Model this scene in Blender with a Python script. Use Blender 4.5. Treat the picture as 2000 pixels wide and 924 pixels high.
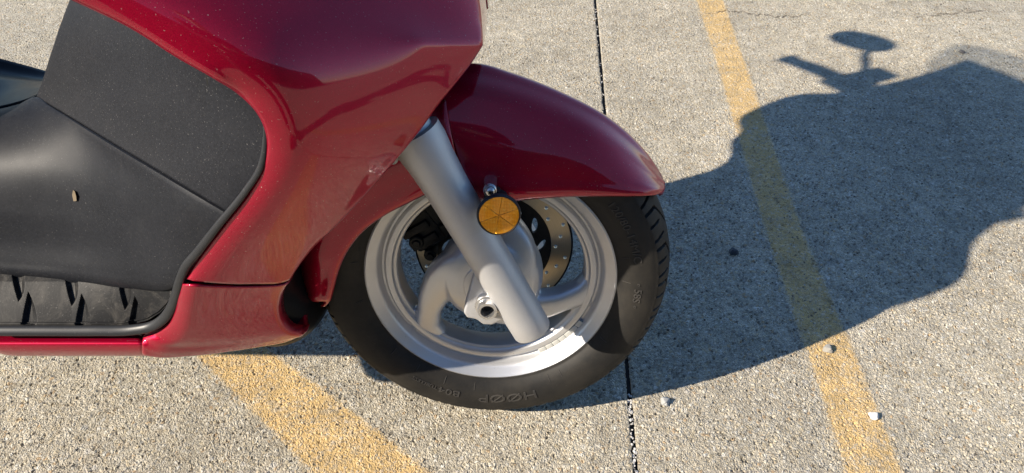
import bpy, bmesh, math, random
import numpy as np
from mathutils import Vector, Matrix, noise

for o in list(bpy.data.objects):
    bpy.data.objects.remove(o, do_unlink=True)
SC = bpy.context.scene
COL = SC.collection
R = math.radians
rng = np.random.default_rng(7)
random.seed(7)

# ------------------------------------------------------------------ camera
CAM_H, PITCH, FPX = 1.03736, 0.734114, 1390.0
cam_data = bpy.data.cameras.new('camera')
cam_data.sensor_width = 36.0
cam_data.lens = 36.0 * FPX / 2000.0
cam_data.clip_start = 0.02
cam_data.clip_end = 2000.0
cam = bpy.data.objects.new('camera', cam_data)
cam.location = (0, 0, CAM_H)
cam.rotation_euler = (math.pi / 2 - PITCH, 0, 0)
COL.objects.link(cam)
SC.camera = cam

# ------------------------------------------------------------------ light
SUN_EL, SUN_AZ = 30.8, 20.5            # light travels towards +x, turned SUN_AZ towards +y
world = bpy.data.worlds.new('World')
SC.world = world
world.use_nodes = True
wn = world.node_tree
wn.nodes.clear()
sky = wn.nodes.new('ShaderNodeTexSky')
sky.sky_type = 'NISHITA'
sky.sun_disc = False
sky.sun_elevation = R(SUN_EL)
sky.sun_rotation = R(270 - SUN_AZ)
sky.altitude = 50
sky.air_density = 1.0
sky.dust_density = 0.1
sky.ozone_density = 5.0
bg = wn.nodes.new('ShaderNodeBackground')
bg.inputs['Strength'].default_value = 0.10
wo = wn.nodes.new('ShaderNodeOutputWorld')
wn.links.new(sky.outputs[0], bg.inputs[0])
wn.links.new(bg.outputs[0], wo.inputs[0])

sun_data = bpy.data.lights.new('sun', 'SUN')
sun_data.energy = 5.0
sun_data.angle = R(0.55)
sun_data.color = (1.0, 0.90, 0.76)
sun = bpy.data.objects.new('sun', sun_data)
d = Vector((math.cos(R(SUN_EL)) * math.cos(R(SUN_AZ)), math.cos(R(SUN_EL)) * math.sin(R(SUN_AZ)), -math.sin(R(SUN_EL))))
sun.rotation_euler = d.to_track_quat('-Z', 'Y').to_euler()
COL.objects.link(sun)

vs = SC.view_settings
vs.view_transform = 'Standard'
vs.look = 'None'
vs.gamma = 1.0
vs.exposure = 0.8
vs.use_curve_mapping = False
SC.cycles.caustics_reflective = False
SC.cycles.caustics_refractive = False
SC.cycles.max_bounces = 8
SC.cycles.transparent_max_bounces = 8

# ------------------------------------------------------------------ measuring the place
LEAN = 0.20936                          # the scooter leans away on its side stand
BASE = np.array([-0.0314, 0.7311, 0.0])  # where the front tyre touches the ground
AX_Z = 0.272                            # axle height in the scooter's own frame
_cl, _sl = math.cos(LEAN), math.sin(LEAN)
M_LEAN = np.array([[1, 0, 0], [0, _cl, _sl], [0, -_sl, _cl]])
_cp, _sp = math.cos(PITCH), math.sin(PITCH)
CAMV = np.array([0, 0, CAM_H])


def sight(u, v):
    a = (u - 1000) / FPX
    b = (462 - v) / FPX
    return np.array([a, _cp + b * _sp, -_sp + b * _cp])


def bk(u, v, y):
    """point of the scooter seen at (u, v) that lies y metres off its middle plane (scooter frame)"""
    o = M_LEAN.T @ (CAMV - BASE)
    q = M_LEAN.T @ sight(u, v)
    t = (y - o[1]) / q[1]
    return o + t * q


def bb(u, v, y):
    """the same for the bodywork, which narrows towards the ground"""
    return bk(u, v, y * (1 - float(np.interp(v, [330, 440, 550, 600, 650, 700], [0, .02, .06, .11, .16, .20]))))


def sweep_up(P):
    """behind the footrest the sill rises and draws in"""
    P = np.array(P, float)
    k = np.clip((-.635 - P[..., 0]) / .3, 0, 1.3)
    k = k * k / (k + .12)
    P[..., 2] += .17 * k
    P[..., 1] -= np.sign(P[..., 1]) * .05 * k
    return P


def gd(u, v):
    """point of the flat ground measured at (u, v)"""
    q = sight(u, v)
    return (CAMV + q * (-CAM_H / q[2]))[:2]


# ------------------------------------------------------------------ materials
def new_mat(name):
    m = bpy.data.materials.new(name)
    m.use_nodes = True
    nt = m.node_tree
    b = nt.nodes['Principled BSDF']
    return m, nt, b


def N(nt, kind, **kw):
    n = nt.nodes.new(kind)
    for k, v in kw.items():
        if k.startswith('i_'):
            key = k[2:]
            key = int(key) if key.isdigit() else key.replace('_', ' ')
            n.inputs[key].default_value = v
        else:
            setattr(n, k, v)
    return n


def ramp(nt, src, stops, interp='LINEAR'):
    r = nt.nodes.new('ShaderNodeValToRGB')
    r.color_ramp.interpolation = interp
    e = r.color_ramp.elements
    while len(e) < len(stops):
        e.new(0.5)
    for i, (p, c) in enumerate(stops):
        e[i].position = p
        e[i].color = (c[0], c[1], c[2], 1) if not isinstance(c, (int, float)) else (c, c, c, 1)
    nt.links.new(src, r.inputs[0])
    return r.outputs[0]


def mixc(nt, fac, a, b, mode='MIX'):
    m = nt.nodes.new('ShaderNodeMix')
    m.data_type = 'RGBA'
    m.blend_type = mode
    for sock, val in ((m.inputs[0], fac), (m.inputs[6], a), (m.inputs[7], b)):
        if isinstance(val, (int, float)):
            sock.default_value = val
        elif isinstance(val, tuple):
            sock.default_value = (val[0], val[1], val[2], 1)
        else:
            nt.links.new(val, sock)
    return m.outputs[2]


def mathn(nt, op, a, b=None, c=None, clamp=False):
    m = nt.nodes.new('ShaderNodeMath')
    m.operation = op
    m.use_clamp = clamp
    for i, val in enumerate((a, b, c)):
        if val is None:
            continue
        if isinstance(val, (int, float)):
            m.inputs[i].default_value = val
        else:
            nt.links.new(val, m.inputs[i])
    return m.outputs[0]


def tex_noise(nt, co, scale, detail=4, rough=0.55, dist=0.0):
    n = N(nt, 'ShaderNodeTexNoise')
    n.inputs['Scale'].default_value = scale
    n.inputs['Detail'].default_value = detail
    n.inputs['Roughness'].default_value = rough
    n.inputs['Distortion'].default_value = dist
    nt.links.new(co, n.inputs['Vector'])
    return n.outputs['Fac']


def tex_vor(nt, co, scale, feature='F1', rand=1.0):
    n = N(nt, 'ShaderNodeTexVoronoi')
    n.feature = feature
    n.inputs['Scale'].default_value = scale
    n.inputs['Randomness'].default_value = rand
    nt.links.new(co, n.inputs['Vector'])
    return n


def bump(nt, b, height, strength=0.3, dist=0.001, coat=False):
    n = N(nt, 'ShaderNodeBump')
    n.inputs['Strength'].default_value = strength
    n.inputs['Distance'].default_value = dist
    nt.links.new(height, n.inputs['Height'])
    nt.links.new(n.outputs[0], b.inputs['Normal'])
    if coat:
        nt.links.new(n.outputs[0], b.inputs['Coat Normal'])
    return n


def objco(nt):
    return N(nt, 'ShaderNodeTexCoord').outputs['Object']


def concrete_mat(name, painted):
    m, nt, b = new_mat(name)
    co = objco(nt)
    # wobble the lookup so that stones are not perfect cells
    wob = N(nt, 'ShaderNodeTexNoise'); wob.inputs['Scale'].default_value = 90; wob.inputs['Detail'].default_value = 2
    nt.links.new(co, wob.inputs['Vector'])
    vm = N(nt, 'ShaderNodeVectorMath', operation='MULTIPLY_ADD')
    nt.links.new(wob.outputs['Color'], vm.inputs[0])
    vm.inputs[1].default_value = (0.0025, 0.0025, 0.0)
    nt.links.new(co, vm.inputs[2])
    cw = vm.outputs[0]
    v1 = tex_vor(nt, cw, 165)           # coarse stones
    v1e = tex_vor(nt, cw, 165, 'DISTANCE_TO_EDGE')
    v2 = tex_vor(nt, cw, 350)           # fine stones
    v3 = tex_vor(nt, cw, 96)            # pits and large stones
    big = tex_noise(nt, co, 2.2, 5, 0.6)
    med = tex_noise(nt, co, 22, 4, 0.6)
    fin = tex_noise(nt, co, 420, 3, 0.7)
    sep1 = N(nt, 'ShaderNodeSeparateColor'); nt.links.new(v1.outputs['Color'], sep1.inputs[0])
    sep2 = N(nt, 'ShaderNodeSeparateColor'); nt.links.new(v2.outputs['Color'], sep2.inputs[0])
    sep3 = N(nt, 'ShaderNodeSeparateColor'); nt.links.new(v3.outputs['Color'], sep3.inputs[0])
    stone = ramp(nt, sep1.outputs[0], [(0.0, (0.36, 0.31, 0.24)), (0.14, (0.52, 0.47, 0.385)), (0.33, (0.42, 0.40, 0.36)), (0.5, (0.50, 0.435, 0.32)),
                                       (0.62, (0.58, 0.55, 0.49)), (0.76, (0.30, 0.275, 0.24)), (0.80, (0.46, 0.335, 0.21)), (0.85, (0.50, 0.47, 0.42)), (0.95, (0.66, 0.645, 0.61))], 'CONSTANT')
    stone2 = ramp(nt, sep2.outputs[0], [(0.0, (0.36, 0.325, 0.265)), (0.3, (0.49, 0.452, 0.375)), (0.55, (0.42, 0.375, 0.30)), (0.8, (0.57, 0.53, 0.46)), (0.93, (0.23, 0.20, 0.165))], 'CONSTANT')
    cement = mixc(nt, fin, (0.37, 0.340, 0.280), (0.58, 0.540, 0.460))
    edge = ramp(nt, v1e.outputs['Distance'], [(0.02, 0.0), (0.16, 1.0)])
    pick = ramp(nt, sep1.outputs[1], [(0.40, 0.0), (0.46, 1.0)])
    fac1 = mathn(nt, 'MULTIPLY', edge, pick)
    base = mixc(nt, 0.62, cement, stone2)
    base = mixc(nt, mathn(nt, 'MULTIPLY', fac1, 0.85), base, stone)
    v4 = tex_vor(nt, cw, 42)
    sep4 = N(nt, 'ShaderNodeSeparateColor'); nt.links.new(v4.outputs['Color'], sep4.inputs[0])
    bigst = mathn(nt, 'MULTIPLY', ramp(nt, v4.outputs['Distance'], [(0.20, 1.0), (0.27, 0.0)]), ramp(nt, sep4.outputs[0], [(0.86, 0.0), (0.87, 1.0)]))
    base = mixc(nt, mathn(nt, 'MULTIPLY', bigst, 0.8), base, ramp(nt, sep4.outputs[1], [(0.0, (0.50, 0.48, 0.45)), (0.5, (0.60, 0.57, 0.51)), (0.8, (0.52, 0.42, 0.28))], 'CONSTANT'))
    # pits: small holes where a stone popped out
    pitd = ramp(nt, v3.outputs['Distance'], [(0.13, 1.0), (0.30, 0.0)])
    pitp = ramp(nt, sep3.outputs[0], [(0.42, 0.0), (0.46, 1.0)])
    pit = mathn(nt, 'MULTIPLY', pitd, pitp)
    pit2d = ramp(nt, v2.outputs['Distance'], [(0.20, 1.0), (0.42, 0.0)])
    pit2p = ramp(nt, sep2.outputs[1], [(0.72, 0.0), (0.74, 1.0)])
    pit2 = mathn(nt, 'MULTIPLY', pit2d, pit2p)
    tone = ramp(nt, big, [(0.30, (0.88, 0.865, 0.82)), (0.72, (1.20, 1.18, 1.115))])
    base = mixc(nt, 1.0, base, tone, 'MULTIPLY')
    tone2 = ramp(nt, med, [(0.30, 0.80), (0.70, 1.12)])
    base = mixc(nt, 1.0, base, tone2, 'MULTIPLY')
    pit_shade = mathn(nt, 'MAXIMUM', pit, mathn(nt, 'MULTIPLY', pit2, 0.9))  # shade inside the holes, put into the colour of the pits
    base = mixc(nt, mathn(nt, 'MULTIPLY', pit_shade, 0.75), base, (0.10, 0.088, 0.072))
    if not painted:
        stn = ramp(nt, tex_noise(nt, co, 4.2, 6, 0.7, 0.6), [(0.56, 0.0), (0.74, 0.30)])
        base = mixc(nt, stn, base, (0.17, 0.15, 0.125))
    if painted:
        pn = tex_noise(nt, co, 55, 5, 0.65)
        pn2 = tex_noise(nt, co, 9, 3, 0.6)
        wear = mathn(nt, 'ADD', mathn(nt, 'MULTIPLY', pn, 0.75), mathn(nt, 'MULTIPLY', pn2, 0.45))
        wear = ramp(nt, wear, [(0.62, 0.0), (0.76, 0.65)])
        ins = N(nt, 'ShaderNodeAttribute', attribute_name='inset')
        fade = ramp(nt, mathn(nt, 'ADD', mathn(nt, 'MULTIPLY', ins.outputs['Fac'], 55.0), mathn(nt, 'MULTIPLY', mathn(nt, 'SUBTRACT', tex_noise(nt, co, 160, 4, 0.7), 0.5), 1.6)), [(0.10, 1.0), (0.55, 0.0)])
        wear = mathn(nt, 'MAXIMUM', wear, mathn(nt, 'MULTIPLY', fade, 0.92))
        bare = mathn(nt, 'MAXIMUM', wear, mathn(nt, 'MULTIPLY', pit_shade, 0.95), clamp=True)
        ycol = mixc(nt, fin, (0.54, 0.365, 0.155), (0.67, 0.48, 0.23))
        ycol = mixc(nt, mathn(nt, 'MULTIPLY', fac1, 0.35), ycol, stone)
        ycol = mixc(nt, 1.0, ycol, tone2, 'MULTIPLY')
        base = mixc(nt, bare, ycol, base)
    crack = N(nt, 'ShaderNodeAttribute', attribute_name='crack')
    base = mixc(nt, mathn(nt, 'MULTIPLY', crack.outputs['Fac'], 0.85), base, (0.045, 0.038, 0.032))
    nt.links.new(base, b.inputs['Base Color'])
    b.inputs['Roughness'].default_value = 0.92
    b.inputs['Specular IOR Level'].default_value = 0.25
    # relief
    dome = mathn(nt, 'MULTIPLY', edge, pick)
    dome = mathn(nt, 'MULTIPLY', dome, mathn(nt, 'SUBTRACT', 1.0, mathn(nt, 'MULTIPLY', v1.outputs['Distance'], 0.8)))
    h = mathn(nt, 'MULTIPLY', dome, 0.0022)
    h = mathn(nt, 'ADD', h, mathn(nt, 'MULTIPLY', med, 0.0022))
    h = mathn(nt, 'ADD', h, mathn(nt, 'MULTIPLY', fin, 0.0026))
    h = mathn(nt, 'SUBTRACT', h, mathn(nt, 'MULTIPLY', pit, 0.0044))
    h = mathn(nt, 'SUBTRACT', h, mathn(nt, 'MULTIPLY', pit2, 0.0036))
    h = mathn(nt, 'ADD', h, mathn(nt, 'MULTIPLY', mathn(nt, 'SUBTRACT', 1.0, v2.outputs['Distance']), 0.0022))
    h = mathn(nt, 'SUBTRACT', h, 0.0048)
    dn = N(nt, 'ShaderNodeDisplacement')
    dn.inputs['Midlevel'].default_value = 0.0
    dn.inputs['Scale'].default_value = 0.75 if painted else 1.0
    nt.links.new(h, dn.inputs['Height'])
    nt.links.new(dn.outputs[0], nt.nodes['Material Output'].inputs['Displacement'])
    m.displacement_method = 'BOTH'
    return m


def paint_mat(name='candy_red_paint'):
    m, nt, b = new_mat(name)
    co = objco(nt)
    fl = tex_vor(nt, co, 2600)
    sepf = N(nt, 'ShaderNodeSeparateColor'); nt.links.new(fl.outputs['Color'], sepf.inputs[0])
    flake = ramp(nt, sepf.outputs[0], [(0.0, 0.8), (1.0, 1.25)])
    col = mixc(nt, 1.0, (0.35, 0.0010, 0.024), flake, 'MULTIPLY')
    dust = tex_noise(nt, co, 480, 2, 0.5)
    dust = ramp(nt, dust, [(0.695, 0.0), (0.745, 1.0)])
    patch = tex_noise(nt, co, 7, 3, 0.6)
    patch = ramp(nt, patch, [(0.35, 0.15), (0.65, 0.75)])
    dustf = mathn(nt, 'MULTIPLY', dust, patch)
    haze = tex_noise(nt, co, 34, 6, 0.7)
    haze = ramp(nt, haze, [(0.45, 0.0), (0.85, 0.03)])
    col = mixc(nt, dustf, col, (0.50, 0.40, 0.36))
    col = mixc(nt, haze, col, (0.34, 0.24, 0.20))
    nt.links.new(col, b.inputs['Base Color'])
    met = mathn(nt, 'SUBTRACT', 0.50, mathn(nt, 'MULTIPLY', dustf, 0.5))
    nt.links.new(met, b.inputs['Metallic'])
    b.inputs['Roughness'].default_value = 0.42
    b.inputs['Specular IOR Level'].default_value = 0.1
    b.inputs['Coat Weight'].default_value = 1.0
    cr = mathn(nt, 'ADD', 0.05, mathn(nt, 'MULTIPLY', haze, 0.8))
    nt.links.new(cr, b.inputs['Coat Roughness'])
    peel = tex_noise(nt, co, 150, 2, 0.5)
    n = N(nt, 'ShaderNodeBump'); n.inputs['Strength'].default_value = 0.010; n.inputs['Distance'].default_value = 0.001
    nt.links.new(peel, n.inputs['Height'])
    nt.links.new(n.outputs[0], b.inputs['Coat Normal'])
    return m


def plastic_mat(name, col=(0.028, 0.028, 0.030), rough=0.5, grain=900, grain_s=0.25, dust_amt=0.5, smear=0.0, spec=0.3):
    m, nt, b = new_mat(name)
    co = objco(nt)
    g = tex_noise(nt, co, grain, 2, 0.6)
    mott = tex_noise(nt, co, 9, 6, 0.65)
    c = mixc(nt, ramp(nt, mott, [(0.35, 0.0), (0.7, 0.5)]), col, tuple(min(1, x * 1.5 + 0.002) for x in col))
    gr2 = ramp(nt, tex_noise(nt, co, 330, 3, 0.75), [(0.40, 0.0), (0.68, 1.0)])
    c = mixc(nt, mathn(nt, 'MULTIPLY', gr2, grain_s * 1.6, clamp=True), c, tuple(x * 2.1 + 0.006 for x in col))
    sp = tex_noise(nt, co, 560, 2, 0.5)
    sp = ramp(nt, sp, [(0.665, 0.0), (0.74, 1.0)])
    patch = ramp(nt, tex_noise(nt, co, 6, 3, 0.6), [(0.30, 0.1), (0.70, 1.0)])
    f = mathn(nt, 'MULTIPLY', mathn(nt, 'MULTIPLY', sp, patch), dust_amt)
    c = mixc(nt, f, c, (0.42, 0.40, 0.37))
    if smear:
        st = tex_noise(nt, co, 26, 7, 0.75, 1.2)
        st = ramp(nt, st, [(0.48, 0.0), (0.78, smear)])
        c = mixc(nt, st, c, (0.30, 0.27, 0.23))
    nt.links.new(c, b.inputs['Base Color'])
    rr = mathn(nt, 'ADD', mathn(nt, 'MULTIPLY', mott, 0.22), rough - 0.11)
    nt.links.new(rr, b.inputs['Roughness'])
    b.inputs['Specular IOR Level'].default_value = spec
    bump(nt, b, g, grain_s, 0.0006)
    return m


def silver_mat(name, col=(0.60, 0.60, 0.61), rough=0.42, met=0.75, stain=0.25):
    m, nt, b = new_mat(name)
    co = objco(nt)
    g = tex_noise(nt, co, 1500, 2, 0.6)
    mott = tex_noise(nt, co, 14, 5, 0.65)
    gr = tex_noise(nt, co, 75, 6, 0.7)
    spk = ramp(nt, tex_noise(nt, co, 210, 3, 0.6), [(0.70, 0.0), (0.76, 1.0)])
    c = mixc(nt, g, tuple(x * 0.90 for x in col), tuple(min(1, x * 1.08) for x in col))
    c = mixc(nt, ramp(nt, mott, [(0.45, 0.0), (0.85, stain)]), c, (0.33, 0.29, 0.25))
    c = mixc(nt, ramp(nt, gr, [(0.60, 0.0), (0.80, stain * 0.8)]), c, (0.22, 0.19, 0.16))
    c = mixc(nt, mathn(nt, 'MULTIPLY', spk, 0.5 * stain / 0.25), c, (0.10, 0.07, 0.05))
    nt.links.new(c, b.inputs['Base Color'])
    b.inputs['Metallic'].default_value = met
    rr = mathn(nt, 'ADD', mathn(nt, 'MULTIPLY', mott, 0.2), rough - 0.1)
    nt.links.new(rr, b.inputs['Roughness'])
    bump(nt, b, g, 0.12, 0.0005)
    return m


def rubber_mat(name, col=(0.020, 0.020, 0.021), rough=0.62, dust=0.22):
    m, nt, b = new_mat(name)
    co = objco(nt)
    mott = tex_noise(nt, co, 20, 6, 0.7)
    fine = tex_noise(nt, co, 600, 3, 0.6)
    c = mixc(nt, ramp(nt, mott, [(0.38, 0.0), (0.8, dust)]), col, (0.16, 0.135, 0.10))
    fl = ramp(nt, fine, [(0.69, 0.0), (0.76, 0.5)])
    c = mixc(nt, fl, c, (0.20, 0.18, 0.15))
    nt.links.new(c, b.inputs['Base Color'])
    b.inputs['Roughness'].default_value = rough
    b.inputs['Specular IOR Level'].default_value = 0.22
    bump(nt, b, fine, 0.15, 0.0006)
    return m


MAT = {}
MAT['slab'] = concrete_mat('exposed_aggregate_concrete', False)
MAT['line'] = concrete_mat('worn_yellow_paint', True)
MAT['red'] = paint_mat()
MAT['black'] = plastic_mat('black_textured_plastic', (0.0095, 0.0102, 0.0128), 0.60, 850, 0.30, 0.36, 0.015, 0.10)
MAT['mat'] = plastic_mat('black_floor_plastic', (0.0100, 0.0108, 0.0136), 0.46, 1100, 0.24, 0.26, 0.02, 0.14)
MAT['tray'] = plastic_mat('dusty_black_tray_plastic', (0.008, 0.008, 0.0085), 0.5, 500, 0.15, 0.5, 0.22, 0.12)
MAT['trim'] = plastic_mat('black_trim_plastic', (0.022, 0.023, 0.025), 0.40, 700, 0.06, 0.25)
MAT['gloss'] = plastic_mat('glossy_black_plastic', (0.006, 0.006, 0.0075), 0.34, 400, 0.02, 0.1, 0.0, 0.10)
MAT['dark'] = plastic_mat('matte_black_casting', (0.012, 0.012, 0.012), 0.55, 500, 0.2, 0.1)
MAT['silver'] = silver_mat('satin_silver_alloy', (0.56, 0.565, 0.58), 0.50, 0.50, 0.16)
MAT['rim'] = silver_mat('silver_wheel_paint', (0.64, 0.645, 0.66), 0.38, 0.60, 0.13)
MAT['bright'] = silver_mat('bright_aluminium', (0.72, 0.71, 0.70), 0.28, 0.9, 0.15)
MAT['steel'] = silver_mat('plain_steel', (0.55, 0.54, 0.53), 0.25, 1.0, 0.05)
MAT['lead'] = silver_mat('pale_wheel_weight', (0.62, 0.62, 0.58), 0.55, 0.2, 0.1)
MAT['rubber'] = rubber_mat('tyre_rubber', (.017, .0165, .016), .58, .16)
MAT['letter'] = rubber_mat('pale_raised_rubber', (0.050, 0.048, 0.046), 0.5, 0.2)  # raised letters and marks in a paler rubber than the tyre


def disc_mat():
    m, nt, b = new_mat('worn_brake_steel')
    co = objco(nt)
    sp = N(nt, 'ShaderNodeSeparateXYZ'); nt.links.new(co, sp.inputs[0])
    rr = mathn(nt, 'SQRT', mathn(nt, 'ADD', mathn(nt, 'POWER', sp.outputs[0], 2), mathn(nt, 'POWER', sp.outputs[2], 2)))
    cmb = N(nt, 'ShaderNodeCombineXYZ')
    nt.links.new(rr, cmb.inputs[0])
    rings = tex_noise(nt, cmb.outputs[0], 900, 3, 0.7)
    c = mixc(nt, rings, (0.32, 0.265, 0.185), (0.62, 0.53, 0.39))
    nt.links.new(c, b.inputs['Base Color'])
    b.inputs['Metallic'].default_value = 1.0
    b.inputs['Roughness'].default_value = 0.34
    b.inputs['Anisotropic'].default_value = 0.5
    bump(nt, b, rings, 0.3, 0.0003)
    return m


def lens_mat():
    m, nt, b = new_mat('amber_reflector_plastic')
    co = objco(nt)
    v = tex_vor(nt, co, 520, 'F1', 0.0)
    c = mixc(nt, ramp(nt, v.outputs['Distance'], [(0.1, 0.0), (0.55, 1.0)]), (1.0, 0.53, 0.05), (0.96, 0.37, 0.018))
    sp = tex_noise(nt, co, 260, 3, 0.6)
    c = mixc(nt, ramp(nt, sp, [(0.55, 0.0), (0.72, 0.75)]), c, (1.0, 0.62, 0.13))  # sparkle of the lens painted in as paler amber specks
    nt.links.new(c, b.inputs['Base Color'])
    b.inputs['Roughness'].default_value = 0.28
    b.inputs['Metallic'].default_value = 0.75
    b.inputs['Coat Weight'].default_value = 0.6
    b.inputs['Coat Roughness'].default_value = 0.05
    bump(nt, b, v.outputs['Distance'], 0.8, 0.0012)
    return m


def screen_mat():
    m, nt, b = new_mat('tinted_windscreen_plastic')
    nt.nodes.remove(b)
    tr = N(nt, 'ShaderNodeBsdfTransparent'); tr.inputs[0].default_value = (0.58, 0.59, 0.60, 1)
    gl = N(nt, 'ShaderNodeBsdfGlossy'); gl.inputs['Roughness'].default_value = 0.03
    fr = N(nt, 'ShaderNodeFresnel'); fr.inputs[0].default_value = 1.45
    mx = N(nt, 'ShaderNodeMixShader')
    nt.links.new(fr.outputs[0], mx.inputs[0]); nt.links.new(tr.outputs[0], mx.inputs[1]); nt.links.new(gl.outputs[0], mx.inputs[2])
    nt.links.new(mx.outputs[0], nt.nodes['Material Output'].inputs[0])
    return m


def simple_mat(name, col, rough=0.5, met=0.0, var=0.3, scale=30):
    m, nt, b = new_mat(name)
    co = objco(nt)
    n = tex_noise(nt, co, scale, 5, 0.65)
    c = mixc(nt, n, tuple(x * (1 - var) for x in col), tuple(min(1, x * (1 + var)) for x in col))
    nt.links.new(c, b.inputs['Base Color'])
    b.inputs['Roughness'].default_value = rough
    b.inputs['Metallic'].default_value = met
    bump(nt, b, n, 0.2, 0.001)
    return m


MAT['disc'] = disc_mat()
MAT['lens'] = lens_mat()
MAT['screen'] = screen_mat()
MAT['mirror'] = silver_mat('mirror_glass', (0.85, 0.85, 0.86), 0.10, 1.0, 0.0)
MAT['lamp'] = simple_mat('clear_lamp_plastic', (0.55, 0.56, 0.58), 0.12, 0.4, 0.1)
MAT['taillamp'] = simple_mat('red_lamp_plastic', (0.45, 0.02, 0.015), 0.15, 0.0, 0.15)
MAT['seat'] = plastic_mat('black_seat_vinyl', (0.022, 0.022, 0.024), 0.55, 500, 0.3, 0.2)
MAT['filler'] = simple_mat('dark_joint_grit', (0.028, 0.026, 0.024), 0.95, 0, 0.6, 160)
MAT['grit'] = simple_mat('white_joint_chips', (0.60, 0.58, 0.55), 0.9, 0, 0.25, 300)


# ------------------------------------------------------------------ mesh helpers
def link(name, me, mat, parent=None):
    o = bpy.data.objects.new(name, me)
    COL.objects.link(o)
    if mat is not None:
        me.materials.append(mat)
    if parent is not None:
        o.parent = parent
    return o


def pydata(name, V, F, mat, parent=None, smooth=True, sharp=None):
    me = bpy.data.meshes.new(name)
    me.from_pydata([tuple(map(float, v)) for v in V], [], [tuple(map(int, f)) for f in F])
    me.validate(); me.update()
    if smooth:
        me.shade_smooth()
        if sharp:
            me.set_sharp_from_angle(angle=R(sharp))
    return link(name, me, mat, parent)


def from_bm(name, bm, mat, parent=None, smooth=True, sharp=35):
    bmesh.ops.recalc_face_normals(bm, faces=bm.faces)
    me = bpy.data.meshes.new(name)
    bm.to_mesh(me)
    bm.free()
    if smooth:
        me.shade_smooth()
        if sharp:
            me.set_sharp_from_angle(angle=R(sharp))
    return link(name, me, mat, parent)


def spline(P, n):
    """smooth curve through the points P (k x d), n samples, chord-length Hermite"""
    P = np.asarray(P, float)
    if len(P) == 2:
        t = np.linspace(0, 1, n)[:, None]
        return P[0] * (1 - t) + P[1] * t
    L = np.linalg.norm(np.diff(P, axis=0), axis=1) + 1e-9
    t = np.r_[0, np.cumsum(L)]
    D = np.gradient(P, t, axis=0, edge_order=2 if len(P) > 2 else 1)
    s = np.linspace(0, t[-1], n)
    i = np.clip(np.searchsorted(t, s, side='right') - 1, 0, len(P) - 2)
    h = (t[i + 1] - t[i])[:, None]
    x = ((s - t[i])[:, None]) / h
    return ((2 * x**3 - 3 * x**2 + 1) * P[i] + (x**3 - 2 * x**2 + x) * h * D[i] + (-2 * x**3 + 3 * x**2) * P[i + 1] + (x**3 - x**2) * h * D[i + 1])


def patch(rows, nu, nv):
    """dense (nv x nu) grid through control rows (each row a list of 3D points)"""
    a = np.array([spline(r, nu) for r in rows])
    return np.array([spline(a[:, j], nv) for j in range(nu)]).transpose(1, 0, 2)


def grid_faces(nv, nu, flip=False, wrap_u=False, wrap_v=False):
    F = []
    for i in range(nv if wrap_v else nv - 1):
        for j in range(nu if wrap_u else nu - 1):
            i2, j2 = (i + 1) % nv, (j + 1) % nu
            f = (i * nu + j, i * nu + j2, i2 * nu + j2, i2 * nu + j)
            F.append(f[::-1] if flip else f)
    return F


def sheet(name, G, mat, parent, thick=0.003, flip=False, sharp=None, mirror=False):
    nv, nu = G.shape[:2]
    V = G.reshape(-1, 3).copy()
    if mirror:
        V[:, 1] *= -1
        flip = not flip
    o = pydata(name, V, grid_faces(nv, nu, flip), mat, parent, True, sharp)
    if thick:
        md = o.modifiers.new('thickness', 'SOLIDIFY')
        md.thickness = thick
        md.offset = -1
    return o


def lathe_grid(prof, n, a0=0.0, a1=2 * math.pi):
    """prof: list of (r, y); axis along y through the origin"""
    prof = np.asarray(prof, float)
    th = np.linspace(a0, a1, n, endpoint=False)
    V = np.zeros((n, len(prof), 3))
    V[:, :, 0] = prof[None, :, 0] * np.cos(th)[:, None]
    V[:, :, 2] = prof[None, :, 0] * np.sin(th)[:, None]
    V[:, :, 1] = prof[None, :, 1]
    return V


def lathe(name, prof, n, mat, parent, closed=True, sharp=40, loc=(0, 0, 0)):
    G = lathe_grid(prof, n)
    V = G.reshape(-1, 3) + np.array(loc)
    o = pydata(name, V, grid_faces(n, len(prof), False, closed, True), mat, parent, True, sharp)
    fix_normals(o)
    return o


def fix_normals(o):
    bm = bmesh.new(); bm.from_mesh(o.data)
    bmesh.ops.recalc_face_normals(bm, faces=bm.faces)
    bm.to_mesh(o.data); bm.free()


def frames(path):
    path = np.asarray(path, float)
    T = np.gradient(path, axis=0)
    T /= np.linalg.norm(T, axis=1)[:, None] + 1e-12
    return path, T


def sweep_bm(bm, path, ra, rb=None, up=(0, 1, 0), seg=16, cap=True, power=1.0):
    """sweep an ellipse (ra along 'side', rb along 'up') down a path"""
    path, T = frames(path)
    n = len(path)
    ra = np.broadcast_to(np.asarray(ra, float), (n,))
    rb = ra if rb is None else np.broadcast_to(np.asarray(rb, float), (n,))
    up = np.asarray(up, float)
    loops = []
    for i in range(n):
        s = np.cross(T[i], up); s /= np.linalg.norm(s) + 1e-12
        w = np.cross(s, T[i])
        loop = []
        for k in range(seg):
            a = 2 * math.pi * k / seg
            ca, sa = math.cos(a), math.sin(a)
            ca = math.copysign(abs(ca) ** power, ca); sa = math.copysign(abs(sa) ** power, sa)
            loop.append(bm.verts.new(path[i] + s * ca * ra[i] + w * sa * rb[i]))
        loops.append(loop)
    for i in range(n - 1):
        for k in range(seg):
            k2 = (k + 1) % seg
            bm.faces.new((loops[i][k], loops[i][k2], loops[i + 1][k2], loops[i + 1][k]))
    if cap:
        bm.faces.new(loops[0][::-1]); bm.faces.new(loops[-1])


def sweep(name, path, ra, mat, parent, rb=None, up=(0, 1, 0), seg=16, power=1.0, sharp=40):
    bm = bmesh.new()
    sweep_bm(bm, path, ra, rb, up, seg, True, power)
    return from_bm(name, bm, mat, parent, True, sharp)


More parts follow.
